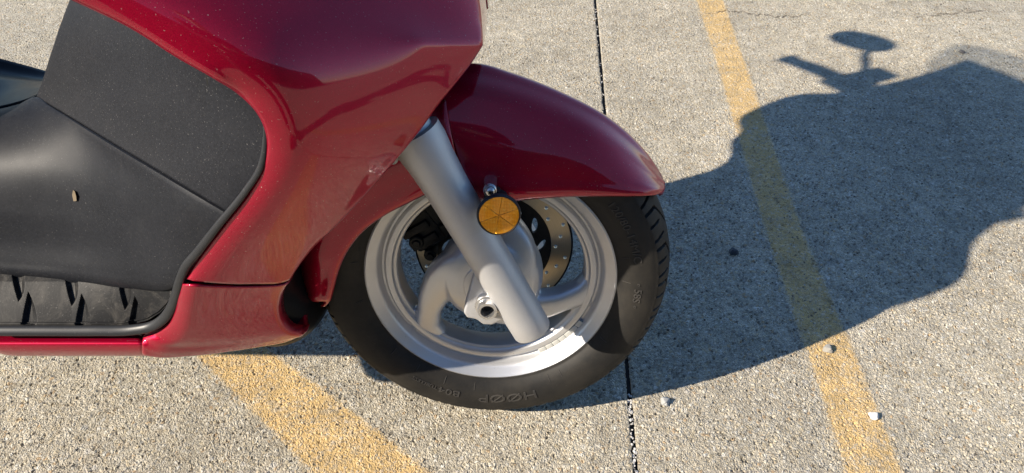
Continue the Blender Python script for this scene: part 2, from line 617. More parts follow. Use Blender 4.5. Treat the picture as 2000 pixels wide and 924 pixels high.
def prism_bm(bm, poly, y0, y1, bev=0.002, seg=2):
    """polygon of (x, z) points extruded from y0 to y1, edges bevelled"""
    b2 = bmesh.new()
    vs_ = [b2.verts.new((p[0], y0, p[1])) for p in poly]
    f = b2.faces.new(vs_)
    ext = bmesh.ops.extrude_face_region(b2, geom=[f])
    for e in ext['geom']:
        if isinstance(e, bmesh.types.BMVert):
            e.co.y = y1
    bmesh.ops.recalc_face_normals(b2, faces=b2.faces)
    if bev:
        bmesh.ops.bevel(b2, geom=list(b2.edges), offset=bev, segments=seg, affect='EDGES', profile=0.6, clamp_overlap=True)
    tmp = bpy.data.meshes.new('tmp'); b2.to_mesh(tmp); b2.free()
    bm.from_mesh(tmp); bpy.data.meshes.remove(tmp)


def box_bm(bm, c, s, rot=None, bev=0.003, seg=2):
    b2 = bmesh.new()
    bmesh.ops.create_cube(b2, size=1.0)
    for v in b2.verts:
        v.co = Vector((v.co.x * s[0], v.co.y * s[1], v.co.z * s[2]))
    if bev:
        bmesh.ops.bevel(b2, geom=list(b2.edges), offset=bev, segments=seg, affect='EDGES', profile=0.6, clamp_overlap=True)
    if rot is not None:
        bmesh.ops.rotate(b2, verts=b2.verts, matrix=rot)
    bmesh.ops.translate(b2, verts=b2.verts, vec=Vector(c))
    tmp = bpy.data.meshes.new('tmp'); b2.to_mesh(tmp); b2.free()
    bm.from_mesh(tmp); bpy.data.meshes.remove(tmp)


def cyl_bm(bm, p0, p1, r0, r1=None, seg=20, ring=None):
    r1 = r0 if r1 is None else r1
    p0, p1 = np.asarray(p0, float), np.asarray(p1, float)
    ax = p1 - p0; ax = ax / (np.linalg.norm(ax) + 1e-12)
    up = (0, 0, 1) if abs(ax[2]) < 0.9 else (1, 0, 0)
    e = min(r0, r1) * 0.12
    P = [p0, p0 + ax * e, p1 - ax * e, p1]
    sweep_bm(bm, np.array([p0, p0 + ax * e, p1 - ax * e, p1]), [r0 - e, r0, r1, r1 - e], None, up, seg)


def empty(name, loc, parent=None, rot=(0, 0, 0)):
    o = bpy.data.objects.new(name, None)
    o.location = loc
    o.rotation_euler = rot
    o.empty_display_size = 0.05
    COL.objects.link(o)
    if parent is not None:
        o.parent = parent
    return o


def tag(o, label, cat, group=None, kind=None):
    o['label'] = label
    o['category'] = cat
    if group:
        o['group'] = group
    if kind:
        o['kind'] = kind
    return o


# ------------------------------------------------------------------ pavement: two slabs, joint, painted stripes
J0 = np.array([0.198, 0.588])
J1 = np.array([0.287, 2.366])
bdir = (J1 - J0) / np.linalg.norm(J1 - J0)
adir = np.array([bdir[1], -bdir[0]])


def axis_steps(lo, hi, step, far_lo, far_hi, grow=1.22):
    core = list(np.arange(lo, hi + step * 0.5, step))
    s, x, up = step, hi, []
    while x < far_hi:
        s *= grow; x += s; up.append(min(x, far_hi))
    s, x, dn = step, lo, []
    while x > far_lo:
        s *= grow; x -= s; dn.append(max(x, far_lo))
    return np.array(dn[::-1] + core + up)


def cracks_depth(P):
    """0..1 closeness to the hairline crack that runs across the far part of the slabs"""
    pts = [gd(*q) for q in [(1183, 42), (1230, 38), (1290, 40), (1350, 33), (1368, 28), (1430, 20), (1470, 26), (1530, 32), (1590, 28), (1630, 22), (1700, 24), (1780, 33), (1850, 26), (1930, 20)]]
    best = np.full(len(P), 9.0)
    for a, b in zip(pts[:-1], pts[1:]):
        ab = b - a
        t = np.clip(((P - a) @ ab) / (ab @ ab), 0, 1)
        jit = 0.006 * np.sin(P[:, 0] * 95) + 0.004 * np.sin(P[:, 0] * 231 + 1.3)
        q = P - (a + t[:, None] * ab)
        q[:, 1] += jit
        best = np.minimum(best, np.linalg.norm(q, axis=1))
    wid = 0.0040 * np.clip(0.35 + 0.75 * np.sin(P[:, 0] * 9 + 0.6), 0, 1) + 0.0003
    return np.clip(1.3 - best / wid, 0, 1)


def grid_object(name, A, B, mask, lift, mat, parent=None):
    na, nb = len(A), len(B)
    AA, BB = np.meshgrid(A, B)                         # nb x na
    P = J0[None, None] + AA[..., None] * adir + BB[..., None] * bdir
    V = np.zeros((nb * na, 3))
    V[:, :2] = P.reshape(-1, 2)
    V[:, 2] = lift
    near = (np.abs(V[:, 0]) < 2.5) & (V[:, 1] < 3)
    cr = np.zeros(len(V))
    cr[near] = cracks_depth(V[near, :2])
    V[:, 2] -= 0.004 * cr
    # chipped, rounded slab edge at the joint
    dist = np.abs(AA.reshape(-1))
    V[:, 2] -= 0.0035 * np.clip(1 - (dist - 0.003) / 0.005, 0, 1) ** 2
    idx = np.arange(nb * na).reshape(nb, na)
    Q = np.stack([idx[:-1, :-1], idx[:-1, 1:], idx[1:, 1:], idx[1:, :-1]], -1).reshape(-1, 4)
    if mask is not None:
        C = V[Q][:, :, :2].mean(1)
        Q = Q[mask(C)]
        used, inv = np.unique(Q, return_inverse=True)
        V, cr = V[used], cr[used]
        Q = inv.reshape(-1, 4)
    me = bpy.data.meshes.new(name)
    me.vertices.add(len(V)); me.vertices.foreach_set('co', V.astype(np.float32).ravel())
    me.loops.add(Q.size); me.loops.foreach_set('vertex_index', Q.astype(np.int32).ravel())
    me.polygons.add(len(Q)); me.polygons.foreach_set('loop_start', np.arange(0, Q.size, 4, dtype=np.int32))
    if mask is not None and hasattr(mask, 'edge_dist'):
        ea = me.attributes.new('inset', 'FLOAT', 'POINT')
        ea.data.foreach_set('value', mask.edge_dist(V[:, :2]).astype(np.float32))
    at = me.attributes.new('crack', 'FLOAT', 'POINT')
    at.data.foreach_set('value', cr.astype(np.float32))
    me.update(calc_edges=True)
    me.shade_smooth()
    return link(name, me, mat, parent)


STEP = 0.0028
B_AX = axis_steps(-0.06, 1.86, STEP, -60.0, 300.0, 1.06)
A_RIGHT = axis_steps(0.0029, 1.02, STEP, 0.0029, 150.0, 1.06)
A_LEFT = -axis_steps(0.0029, 1.12, STEP, 0.0029, 150.0, 1.06)[::-1]

s1 = grid_object('concrete_slab', A_LEFT, B_AX, None, 0.0, MAT['slab'])
tag(s1, 'pale exposed aggregate concrete slab under the red scooter, left of the open joint', 'pavement', kind='structure')
s2 = grid_object('concrete_slab', A_RIGHT, B_AX, None, 0.0, MAT['slab'])
tag(s2, 'pale exposed aggregate concrete slab carrying most of the scooter shadow, right of the open joint', 'pavement', kind='structure')

# joint filling: dark grit at the bottom of the gap with pale chips in it
nb = 500
tj = np.linspace(-1.0, 3.2, nb)
V, F = [], []
for i, t in enumerate(tj):
    for k, a in enumerate((-0.012, -0.004, 0.0, 0.004, 0.012)):
        z = -0.0075 + 0.0022 * noise.noise(Vector((t * 120, a * 300, 2.0)))
        p = J0 + a * adir + t * bdir
        V.append((p[0], p[1], z - (0.02 if abs(a) > 0.01 else 0)))
F = grid_faces(nb, 5)
jf = pydata('joint_filler', V, F, MAT['filler'])
tag(jf, 'dark gritty filling at the bottom of the open joint between the slabs', 'joint filler', kind='structure')
bm = bmesh.new()
for i in range(130):
    t = random.uniform(-0.03, 0.16) if i < 60 else random.uniform(0.2, 2.2)
    a = random.uniform(-0.003, 0.003)
    p = J0 + a * adir + t * bdir
    s = random.uniform(0.0011, 0.0030)
    res = bmesh.ops.create_icosphere(bm, subdivisions=1, radius=s)
    for v in res['verts']:
        v.co = Vector((v.co.x * random.uniform(.8, 1.3), v.co.y * random.uniform(.8, 1.5), v.co.z * 0.7)) + Vector((p[0], p[1], -0.0045 + random.uniform(-.001, .002)))
jc = from_bm('joint_chips', bm, MAT['grit'], None, True, 30)
tag(jc, 'small white stone chips lodged in the joint between the slabs', 'stone chips', kind='stuff')


def vnoise(C, s, seed):
    return np.array([noise.noise(Vector((c[0] * s, c[1] * s, seed))) for c in C])


def stripe_mask(left, right, seed):
    """left / right: ground points along each painted edge, near to far"""
    left = np.array(left); right = np.array(right)
    poly = np.vstack([left, right[::-1]])

    def inside(C):
        m = (C[:, 0] > poly[:, 0].min() - .02) & (C[:, 0] < poly[:, 0].max() + .02) & (C[:, 1] > poly[:, 1].min() - .02) & (C[:, 1] < poly[:, 1].max() + .02)
        out = np.zeros(len(C), bool)
        idx = np.where(m)[0]
        P = C[idx].copy()
        P[:, 0] += 0.011 * vnoise(P, 70, seed) + 0.006 * vnoise(P, 210, seed + 5)
        P[:, 1] += 0.009 * vnoise(P, 80, seed + 9)
        x, y = P[:, 0], P[:, 1]
        ins = np.zeros(len(P), bool)
        j = len(poly) - 1
        for i in range(len(poly)):
            xi, yi, xj, yj = *poly[i], *poly[j]
            c = ((yi > y) != (yj > y)) & (x < (xj - xi) * (y - yi) / (yj - yi + 1e-12) + xi)
            ins ^= c
            j = i
        out[idx[ins]] = True
        return out

    def edge_dist(P):
        best = np.full(len(P), 9.0)
        for line in (left, right):
            for a, b in zip(line[:-1], line[1:]):
                ab = b - a
                t = np.clip(((P - a) @ ab) / (ab @ ab), 0, 1)
                best = np.minimum(best, np.linalg.norm(P - a - t[:, None] * ab, axis=1))
        return best
    inside.edge_dist = edge_dist
    return inside


la = [gd(*q) for q in [(1650, 950), (1640, 903), (1593, 749), (1560, 658), (1494, 460), (1447, 299), (1390, 100), (1357, 0)]]
ra_ = [gd(*q) for q in [(1782, 950), (1759, 899), (1692, 729), (1652, 639), (1574, 458), (1514, 284), (1477, 174), (1447, 90), (1415, 0)]]
la.insert(0, la[0] + (la[0] - la[3]) * 3); ra_.insert(0, ra_[0] + (ra_[0] - ra_[3]) * 3)
la.append(la[-1] + (la[-1] - la[-3]) * 4); ra_.append(ra_[-1] + (ra_[-1] - ra_[-3]) * 4)
AR2 = A_RIGHT[A_RIGHT < 2.2]; AL2 = A_LEFT[A_LEFT > -2.2]; BX2 = B_AX[(B_AX > -1.6) & (B_AX < 4.0)]
ln1 = grid_object('painted_stripe', AR2, BX2, stripe_mask(la, ra_, 3.1), 0.0005, MAT['line'])
tag(ln1, 'long worn yellow stripe crossed by the scooter shadow, in front of the wheel', 'road marking', kind='structure')
lb = [gd(*q) for q in [(640, 965), (600, 924), (540, 858), (462, 780), (385, 705)]]
rb_ = [gd(*q) for q in [(905, 965), (850, 924), (752, 845), (655, 772), (572, 712)]]
lb.insert(0, lb[0] + (lb[0] - lb[2]) * 3); rb_.insert(0, rb_[0] + (rb_[0] - rb_[2]) * 3)
lb.append(lb[-1] + (lb[-1] - lb[1]) * 2.2); rb_.append(rb_[-1] + (rb_[-1] - rb_[1]) * 2.2)
ln2 = grid_object('painted_stripe', AL2, BX2, stripe_mask(lb, rb_, 8.4), 0.0005, MAT['line'])
tag(ln2, 'broad worn yellow stripe running out from under the scooter floor', 'road marking', kind='structure')

# ------------------------------------------------------------------ the scooter
root = empty('motor_scooter', tuple(BASE), None, (-LEAN, 0, 0))
tag(root, 'glossy dark red motor scooter with silver front wheel, leaning on its side stand', 'scooter')


def rows_px(rows):
    return [[bb(*p) for p in r] for r in rows]


# ---- right fairing ------------------------------------------------
fair_px = [
    [(155.0, 0.0, -0.2980), (167.6, -2.4, -0.3045), (290.0, -20.0, -0.3020), (420.0, -28.0, -0.2628), (570.0, -28.0, -0.2090), (720.0, -20.0, -0.1488), (850.0, -10.0, -0.0933), (930.0, 0.0, -0.0700)],
    [(262.0, 52.0, -0.2967), (274.0, 47.2, -0.3032), (380.0, 25.0, -0.3007), (490.0, 15.0, -0.2690), (610.0, 10.0, -0.2243), (730.0, 18.0, -0.1719), (855.0, 28.0, -0.1150), (934.0, 42.0, -0.0856)],
    [(350.0, 108.0, -0.2959), (360.8, 103.2, -0.3024), (450.0, 85.0, -0.2999), (540.0, 75.0, -0.2749), (655.0, 82.0, -0.2392), (760.0, 84.0, -0.1973), (868.0, 84.0, -0.1418), (936.0, 88.0, -0.1038)],
    [(420.0, 148.0, -0.2940), (430.2, 143.8, -0.3005), (510.0, 130.0, -0.2980), (585.0, 125.0, -0.2762), (668.0, 120.0, -0.2444), (760.0, 112.0, -0.2038), (860.0, 100.0, -0.1506), (920.0, 113.0, -0.1140)],
    [(472.0, 182.0, -0.2813), (481.0, 179.0, -0.2878), (550.0, 172.0, -0.2853), (615.0, 170.0, -0.2658), (690.0, 165.0, -0.2369), (770.0, 155.0, -0.2006), (845.0, 146.0, -0.1619), (893.0, 150.0, -0.1366)],
    [(506.0, 217.0, -0.2795), (513.8, 215.8, -0.2860), (575.0, 214.0, -0.2835), (635.0, 212.0, -0.2649), (700.0, 208.0, -0.2372), (765.0, 202.0, -0.2039), (818.0, 196.0, -0.1736), (850.0, 203.0, -0.1540)],
    [(525.0, 260.0, -0.2742), (532.2, 260.6, -0.2807), (588.0, 264.0, -0.2782), (640.0, 264.0, -0.2605), (695.0, 262.0, -0.2357), (745.0, 260.0, -0.2091), (787.0, 256.0, -0.1845), (812.0, 256.0, -0.1690)],
    [(521.0, 318.0, -0.2668), (528.2, 319.2, -0.2733), (580.0, 326.0, -0.2708), (625.0, 328.0, -0.2530), (672.0, 328.0, -0.2306), (713.0, 324.0, -0.2088), (745.0, 318.0, -0.1905), (768.0, 310.0, -0.1770)],
    [(492.0, 372.0, -0.2606), (499.2, 373.8, -0.2671), (548.0, 382.0, -0.2646), (590.0, 385.0, -0.2467), (632.0, 385.0, -0.2271), (668.0, 381.0, -0.2093), (696.0, 375.0, -0.1950), (717.0, 368.0, -0.1840)],
    [(440.0, 441.0, -0.2540), (447.2, 442.8, -0.2605), (497.0, 450.0, -0.2580), (538.0, 453.0, -0.2413), (577.0, 453.0, -0.2240), (610.0, 450.0, -0.2085), (634.0, 446.0, -0.1969), (652.0, 438.0, -0.1880)],
    [(398.0, 496.0, -0.2482), (404.6, 497.2, -0.2547), (455.0, 503.0, -0.2522), (495.0, 505.0, -0.2365), (530.0, 504.0, -0.2216), (560.0, 502.0, -0.2082), (580.0, 499.0, -0.1990), (597.0, 493.0, -0.1910)],
    [(366.0, 545.0, -0.2445), (372.6, 545.6, -0.2510), (420.0, 549.0, -0.2485), (457.0, 551.0, -0.2355), (490.0, 551.0, -0.2229), (520.0, 551.0, -0.2108), (542.0, 550.0, -0.2016), (560.0, 545.0, -0.1940)],
]
fr = rows_px(fair_px)
# above the frame: the panel runs up to the dash and the headlamp
def up_row(xr, yr, zr, xf, yf, zf, bulge, ex=1.0):
    t = np.linspace(0, 1, 8)
    return [(xr + (xf - xr) * a, yr + (yf - yr) * a ** ex - bulge * math.sin(math.pi * a), zr + (zf - zr) * a) for a in t]


uppers = [up_row(-.38, -.300, 1.22, -.25, -.09, 1.06, .0), up_row(-.455, -.272, 1.06, -.15, -.09, .97, .0), up_row(-.475, -.290, .985, -.11, -.09, .92, .0, .95), up_row(-.487, -.330, .93, -.085, -.095, .87, .0, .9), up_row(-.464, -.326, .81, -.035, -.10, .78, .006, 1.3)]
fr = uppers + fr
G = patch(fr, 90, 180)
# the character line that runs back from the nose: two faces meet there, fading out towards the rear
kc = len(uppers) + 2
n1 = 78
top_ = patch(fr[:kc + 1], 90, n1); low_ = patch(fr[kc:], 90, 181 - n1)
cre = np.concatenate([top_, low_[1:]], 0)
smo = patch(fr, 90, 1801)
# same points along the smooth version, matched by nearest height
smo2 = np.empty_like(cre)
for j_ in range(90):
    L_ = np.r_[0, np.cumsum(np.linalg.norm(np.diff(cre[:, j_], axis=0), axis=1))]; L_ /= L_[-1]
    K_ = np.r_[0, np.cumsum(np.linalg.norm(np.diff(smo[:, j_], axis=0), axis=1))]; K_ /= K_[-1]
    for d_ in range(3):
        smo2[:, j_, d_] = np.interp(L_, K_, smo[:, j_, d_])
wj = np.clip((np.linspace(0, 1, 90) - .30) / .45, 0, 1)[None, :, None]
wj = wj * wj * (3 - 2 * wj)
G = smo2 * (1 - wj) + cre * wj
# fair the panel so that it reflects evenly; the edges and the character line stay where they are
rowi = np.arange(G.shape[0])[:, None]
keep = wj[..., 0] * np.exp(-((rowi - (n1 - 1)) / 4.0) ** 2)
mob = (1 - keep)[..., None] * .5
for _ in range(60):
    e_ = G[:, -1, 1].copy()
    wt = np.ones(len(e_)); wt[n1 - 5:n1 + 5] = 0
    G[1:-1, -1, 1] += .5 * wt[1:-1] * ((e_[:-2] + e_[2:]) / 2 - e_[1:-1])
for _ in range(260):
    lap = np.zeros_like(G)
    lap[1:-1, 3:-1] = (G[:-2, 3:-1] + G[2:, 3:-1] + G[1:-1, 2:-2] + G[1:-1, 4:]) / 4 - G[1:-1, 3:-1]
    G = G + lap * mob


def edge_return(G, inset, side, push):
    """add a rolled-in flange along one edge of the grid (side 0: first column, 1: last column)"""
    e = G[:, 0] if side == 0 else G[:, -1]
    n = G[:, 1] if side == 0 else G[:, -2]
    out = e - n
    out /= np.linalg.norm(out, axis=1)[:, None] + 1e-9
    cols = []
    for k in (0.35, 0.75, 1.0):
        a = k * math.pi / 2
        cols.append(e + out * push * math.sin(a) + np.array([0, 1, 0]) * inset * (1 - math.cos(a)))
    cols.append(cols[-1] + np.array([0, inset * 2.0, 0]))
    cols = np.array(cols).transpose(1, 0, 2)
    return np.concatenate([cols[:, ::-1], G], 1) if side == 0 else np.concatenate([G, cols], 1)


G2 = edge_return(G, 0.0025, 0, 0.0022)
G2 = edge_return(G2, 0.004, 1, 0.0022)
fairing = sheet('fairing', G2, MAT['red'], root, 0.003)
G3 = G2.copy()
shadow_bulge = np.exp(-((G3[:, :, 2] - .665) / .095) ** 2) * np.clip(1 - np.arange(G3.shape[1]) / 30, 0, 1)[None]  # unseen far side bulged out only to fill its cast shadow
G3[:, :, 0] -= .095 * shadow_bulge
fairing_far = sheet('fairing', G3, MAT['red'], root, 0.003, mirror=True)

# ---- lower cowl ---------------------------------------------------
low_px = [
    [(361, 553, -0.2490), (380, 554, -0.2560), (418, 556, -0.2453), (455, 557, -0.2326), (488, 557, -0.2204), (517, 556, -0.2092), (538, 555, -0.2009), (555, 552, -0.1940)],
    [(353, 582, -0.2470), (373, 583, -0.2550), (412, 584, -0.2430), (452, 584, -0.2279), (484, 583, -0.2150), (509, 582, -0.2045), (527, 581, -0.1967), (540, 578, -0.1910)],
    [(346, 610, -0.2450), (367, 612, -0.2530), (408, 613, -0.2402), (448, 613, -0.2251), (480, 612, -0.2121), (506, 611, -0.2011), (523, 610, -0.1937), (536, 606, -0.1880)],
    [(334, 634, -0.2440), (357, 640, -0.2520), (402, 642, -0.2387), (444, 640, -0.2236), (478, 638, -0.2105), (506, 636, -0.1993), (527, 634, -0.1907), (543, 631, -0.1840)],
    [(311, 651, -0.2410), (338, 662, -0.2500), (390, 664, -0.2358), (438, 660, -0.2199), (478, 657, -0.2057), (512, 653, -0.1932), (540, 651, -0.1825), (562, 650, -0.1740)],
    [(285, 662, -0.2380), (312, 671, -0.2490), (370, 675, -0.2342), (428, 671, -0.2161), (474, 666, -0.2007), (515, 660, -0.1864), (550, 656, -0.1739), (577, 653, -0.1640)],
    [(284, 671, -0.2460), (310, 680, -0.2485), (367, 683, -0.2332), (425, 678, -0.2143), (472, 671, -0.1977), (515, 665, -0.1820), (552, 660, -0.1680), (583, 655, -0.1560)],
    [(284, 681, -0.2475), (309, 688, -0.2450), (366, 689, -0.2291), (424, 683, -0.2094), (472, 676, -0.1919), (516, 669, -0.1751), (553, 663, -0.1605), (589, 651, -0.1460)],
    [(284, 690, -0.2430), (309, 694, -0.2385), (366, 692, -0.2230), (424, 686, -0.2037), (472, 679, -0.1866), (516, 672, -0.1702), (554, 665, -0.1556), (591, 650, -0.1410)],
]
lr = rows_px(low_px)
last = np.array(lr[-1])
lr.append(list(last + np.array([-0.004, 0.012, 0.002])))
lr.append(list(last + np.array([-0.008, 0.05, 0.022])))
GL = patch(lr, 80, 70)
GL2 = edge_return(GL, 0.002, 0, 0.0018)
GL2 = edge_return(GL2, 0.006, 1, 0.004)
sheet('lower_cowl', GL2, MAT['red'], root, 0.003)
sheet('lower_cowl', GL2, MAT['red'], root, 0.003, mirror=True)

# ---- side skirt (the sill under the floor) -------------------------
sk = []
for u in (283, 240, 180, 90, 20, -25, -60, -120, -300, -560):
    f = (283 - u) / 300.0
    sk.append([bb(u, 650, -.205), bb(u, 657, -.226), bb(u, 666, -.240), bb(u, 671, -.246), bb(u, 681, -.2475), bb(u, 690, -.243), bb(u, 696, -.228)])
    sk[-1].append(sk[-1][-1] + np.array([0, .075, .018]))
# skirt seam leans a little
for k, p in enumerate(sk[0]):
    sk[0][k] = p + np.array([0.004 * (k - 3) / 3, 0, 0])
GS = np.array([spline(np.array(sk)[:, j], 60) for j in range(len(sk[0]))]).transpose(1, 0, 2)
GS = sweep_up(np.array([spline(GS[i], 40) for i in range(60)]))
sheet('side_skirt', GS, MAT['red'], root, 0.003, flip=True)
sheet('side_skirt', GS, MAT['red'], root, 0.003, flip=True, mirror=True)

# ---- black inner panel above the seam ------------------------------
inner_px = [
    [(71, 189, -.020), (98, 206, -.050), (140, 231, -.085), (220, 280, -.145), (310, 334, -.196), (388, 381, -.233), (441, 412, -.252), (470, 430, -.258)],
    [(82, 160, -.018), (112, 178, -.050), (160, 203, -.088), (240, 245, -.147), (335, 293, -.198), (415, 335, -.235), (474, 370, -.256), (500, 388, -.262)],
    [(93, 125, -.016), (125, 143, -.050), (178, 165, -.090), (260, 198, -.150), (355, 240, -.200), (440, 282, -.238), (503, 318, -.260), (526, 332, -.266)],
    [(106, 85, -.014), (138, 100, -.050), (192, 122, -.092), (278, 152, -.152), (372, 190, -.203), (455, 230, -.240), (515, 264, -.262), (536, 275, -.268)],
    [(118, 48, -.012), (150, 62, -.050), (205, 82, -.094), (290, 112, -.154), (380, 148, -.205), (455, 182, -.241), (505, 208, -.262), (526, 215, -.268)],
    [(134, 6, -.010), (166, 20, -.050), (222, 40, -.096), (300, 68, -.156), (375, 100, -.206), (430, 128, -.240), (468, 150, -.260), (490, 156, -.266)],
    [(150, -35, -.008), (184, -22, -.050), (240, -4, -.098), (312, 22, -.158), (372, 50, -.206), (412, 72, -.236), (445, 92, -.256), (465, 98, -.262)],
    [(172, -90, -.004), (206, -80, -.050), (262, -60, -.098), (325, -35, -.156), (375, -10, -.202), (410, 10, -.230), (440, 30, -.250), (460, 38, -.256)],
]
inner_px[0] = [(u, v - .5, y) for u, v, y in inner_px[0]]
inner_px = inner_px[::-1]
GI = patch(rows_px(inner_px), 80, 80)
back = GI[:, :1] + np.array([[[0.012, 0.03, -0.004]]])
back2 = GI[:, :1] + np.array([[[0.05, 0.12, -0.01]]])
sheet('inner_panel', np.concatenate([back2, back, GI], 1), MAT['black'], root, 0.003, flip=True)
GIm = GI.copy()
sheet('inner_panel', GIm, MAT['black'], root, 0.003, flip=True, mirror=True)

# ---- black floor moulding below the seam ---------------------------
floor_px = [
    [(-560, 250, -.012), (-300, 248, -.012), (-120, 240, -.014), (-30, 228, -.016), (30, 212, -.018), (69, 194, -.021), (96, 210, -.050), (138, 235, -.085), (218, 284, -.145), (308, 338, -.196), (386, 385, -.233), (439, 416, -.252)],
    [(-560, 275, -.040), (-300, 272, -.040), (-125, 264, -.045), (-38, 252, -.050), (24, 242, -.055), (72, 238, -.064), (112, 250, -.085), (158, 272, -.110), (232, 312, -.155), (312, 356, -.200), (382, 398, -.234), (432, 426, -.251)],
    [(-560, 340, -.085), (-300, 336, -.085), (-130, 328, -.090), (-45, 320, -.095), (20, 315, -.100), (78, 316, -.108), (128, 325, -.120), (180, 342, -.138), (248, 370, -.172), (314, 402, -.206), (374, 430, -.234), (418, 452, -.249)],
    [(-560, 420, -.112), (-300, 418, -.112), (-135, 412, -.116), (-50, 408, -.120), (20, 407, -.124), (84, 410, -.130), (140, 417, -.140), (196, 428, -.156), (256, 444, -.182), (312, 460, -.210), (362, 474, -.233), (400, 488, -.246)],
    [(-560, 480, -.126), (-300, 480, -.126), (-135, 478, -.130), (-50, 477, -.133), (20, 478, -.136), (84, 481, -.142), (142, 486, -.151), (198, 492, -.166), (254, 500, -.188), (304, 508, -.212), (346, 514, -.232), (380, 516, -.243)],
    [(-560, 508, -.136), (-300, 508, -.136), (-135, 508, -.140), (-50, 509, -.143), (20, 512, -.146), (84, 516, -.152), (142, 521, -.161), (198, 527, -.174), (252, 533, -.193), (298, 537, -.213), (334, 538, -.230), (364, 533, -.240)],
    [(-560, 522, -.141), (-300, 522, -.141), (-135, 523, -.145), (-50, 525, -.148), (20, 529, -.151), (84, 534, -.157), (142, 539, -.165), (198, 545, -.177), (250, 550, -.194), (294, 554, -.212), (328, 555, -.227), (352, 549, -.236)],
    [(-560, 530, -.138), (-300, 530, -.138), (-135, 531, -.142), (-50, 533, -.145), (20, 538, -.148), (84, 543, -.154), (142, 548, -.162), (198, 554, -.174), (250, 559, -.190), (292, 563, -.207), (324, 563, -.222), (346, 556, -.231)],
]
GF = patch(rows_px(floor_px), 130, 90)
GF[50:] = sweep_up(GF[50:]) * np.linspace(0, 1, 40)[:, None, None] + GF[50:] * (1 - np.linspace(0, 1, 40)[:, None, None])
b1 = GF[:1] + np.array([[[0.0, 0.028, -0.002]]])
b2_ = b1 + np.array([[[0.0, 0.006, -0.05]]])
b1[0, 64:] = GF[0, 64:] + np.array([0.0, 0.0004, 0.0])
b2_[0, 64:] = GF[0, 64:] + np.array([0.0, 0.0008, 0.0])
fm = sheet('floor_moulding', np.concatenate([b2_, b1, GF], 0), MAT['mat'], root, 0.003, sharp=28)
fm.modifiers['thickness'].use_rim = False
sheet('floor_moulding', GF, MAT['mat'], root, 0.003, mirror=True)

# ---- footrest tray with raked drain grooves ------------------------
nu, nv = 620, 130
us = np.linspace(-260, 352, nu)
TR = np.zeros((nv, nu, 3))
px = np.zeros((nv, nu, 2))
vin = np.interp(us, [-260, 0, 140, 250, 300, 352], [520, 522, 534, 543, 548, 552])
vout = np.interp(us, [-260, 0, 140, 225, 262, 290, 312, 328, 340, 352], [642, 641, 640, 638, 634, 625, 611, 594, 575, 560])
yin = np.interp(us, [-260, 0, 140, 250, 300, 352], [-.136, -.143, -.157, -.180, -.198, -.222])
yout = np.interp(us, [-260, 0, 200, 280, 320, 352], [-.226, -.226, -.226, -.228, -.231, -.232])
tv = np.linspace(0, 1, nv)


def groove(u, v):
    """depth of the shark-fin grooves at tray position (u, v)"""
    dmax = 0.0
    for k in range(-3, 3):
        ou, ov = k * 104.0, k * 8.5
        # upper groove: wide at the top, tip at the bottom
        a = ((v - (526 + ov)) / 64.0)
        if 0 <= a <= 1:
            l = 22 + ou + 14 * a ** 1.6
            w = 25 * (1 - a ** 3.0)
            s = (u - l) / max(w, 1e-3)
            if 0 <= s <= 1:
                dd = min(1, s / 0.22) * min(1, (1 - s) / 0.50)
                dmax = max(dmax, dd * min(1, (1 - a) / 0.18))
        b = (((635 + ov * 0.55) - v) / 66.0)
        if 0 <= b <= 1:
            l = 42 + ou + 13 * b ** 1.3
            w = 31 * (1 - b ** 1.7)
            s = (u - l) / max(w, 1e-3)
            if 0 <= s <= 1:
                dd = min(1, s / 0.22) * min(1, (1 - s) / 0.50)
                dmax = max(dmax, dd * min(1, (1 - b) / 0.15) * min(1, b / 0.04))
    return dmax


for j in range(nu):
    for i in range(nv):
        f = tv[i]
        u = us[j]; v = vin[j] * (1 - f) + vout[j] * f
        y = yin[j] * (1 - f) + yout[j] * f
        # dished floor that curls up at its outer and front edge
        p = bb(u, v, y)
        TR[i, j] = p; px[i, j] = (u, v)
nrm = np.cross(np.gradient(TR, axis=1), np.gradient(TR, axis=0))
nrm /= np.linalg.norm(nrm, axis=2)[..., None]
if nrm[50, 200, 2] < 0:
    nrm = -nrm
for j in range(nu):
    for i in range(nv):
        g = groove(*px[i, j])
        if g:
            TR[i, j] = TR[i, j] - nrm[i, j] * 0.0046 * g
        # fine rib line along the outer rim of the tray
        e = tv[i]
        if 0.90 < e < 0.945:
            TR[i, j] = TR[i, j] + nrm[i, j] * 0.0016
TR = sweep_up(TR)
tray = sheet('footrest_tray', TR, MAT['tray'], root, 0.0, sharp=38)
sheet('footrest_tray', TR, MAT['tray'], root, 0.0, sharp=38, mirror=True)

# ---- black trim strip between red panel and floor ------------------
trim_px = [(514, 212, -.270), (519, 262, -.272), (511, 322, -.271), (480, 373, -.267), (427, 439, -.260), (387, 491, -.254), (363, 521, -.250), (351, 552, -.246), (343, 580, -.243), (333, 605, -.241), (317, 625, -.240), (295, 638, -.239), (262, 644, -.2385), (180, 646, -.238), (60, 646, -.2375), (-120, 646, -.2375), (-400, 646, -.2375)]
tp = sweep_up(spline([bb(*p) for p in trim_px], 160))
wid = np.interp(np.linspace(0, 1, 160), [0, .12, .3, .42, .5, .6, 1], [.002, .0035, .0054, .0066, .0070, .0070, .0068])
sweep('edge_trim', tp, wid, MAT['trim'], root, rb=wid * 0.75, up=(0.15, -0.8, 0.6), seg=14, power=0.8)
tpm = tp * np.array([1, -1, 1])
sweep('edge_trim', tpm, wid, MAT['trim'], root, rb=wid * 0.75, up=(0.15, 0.8, 0.6), seg=14, power=0.8)
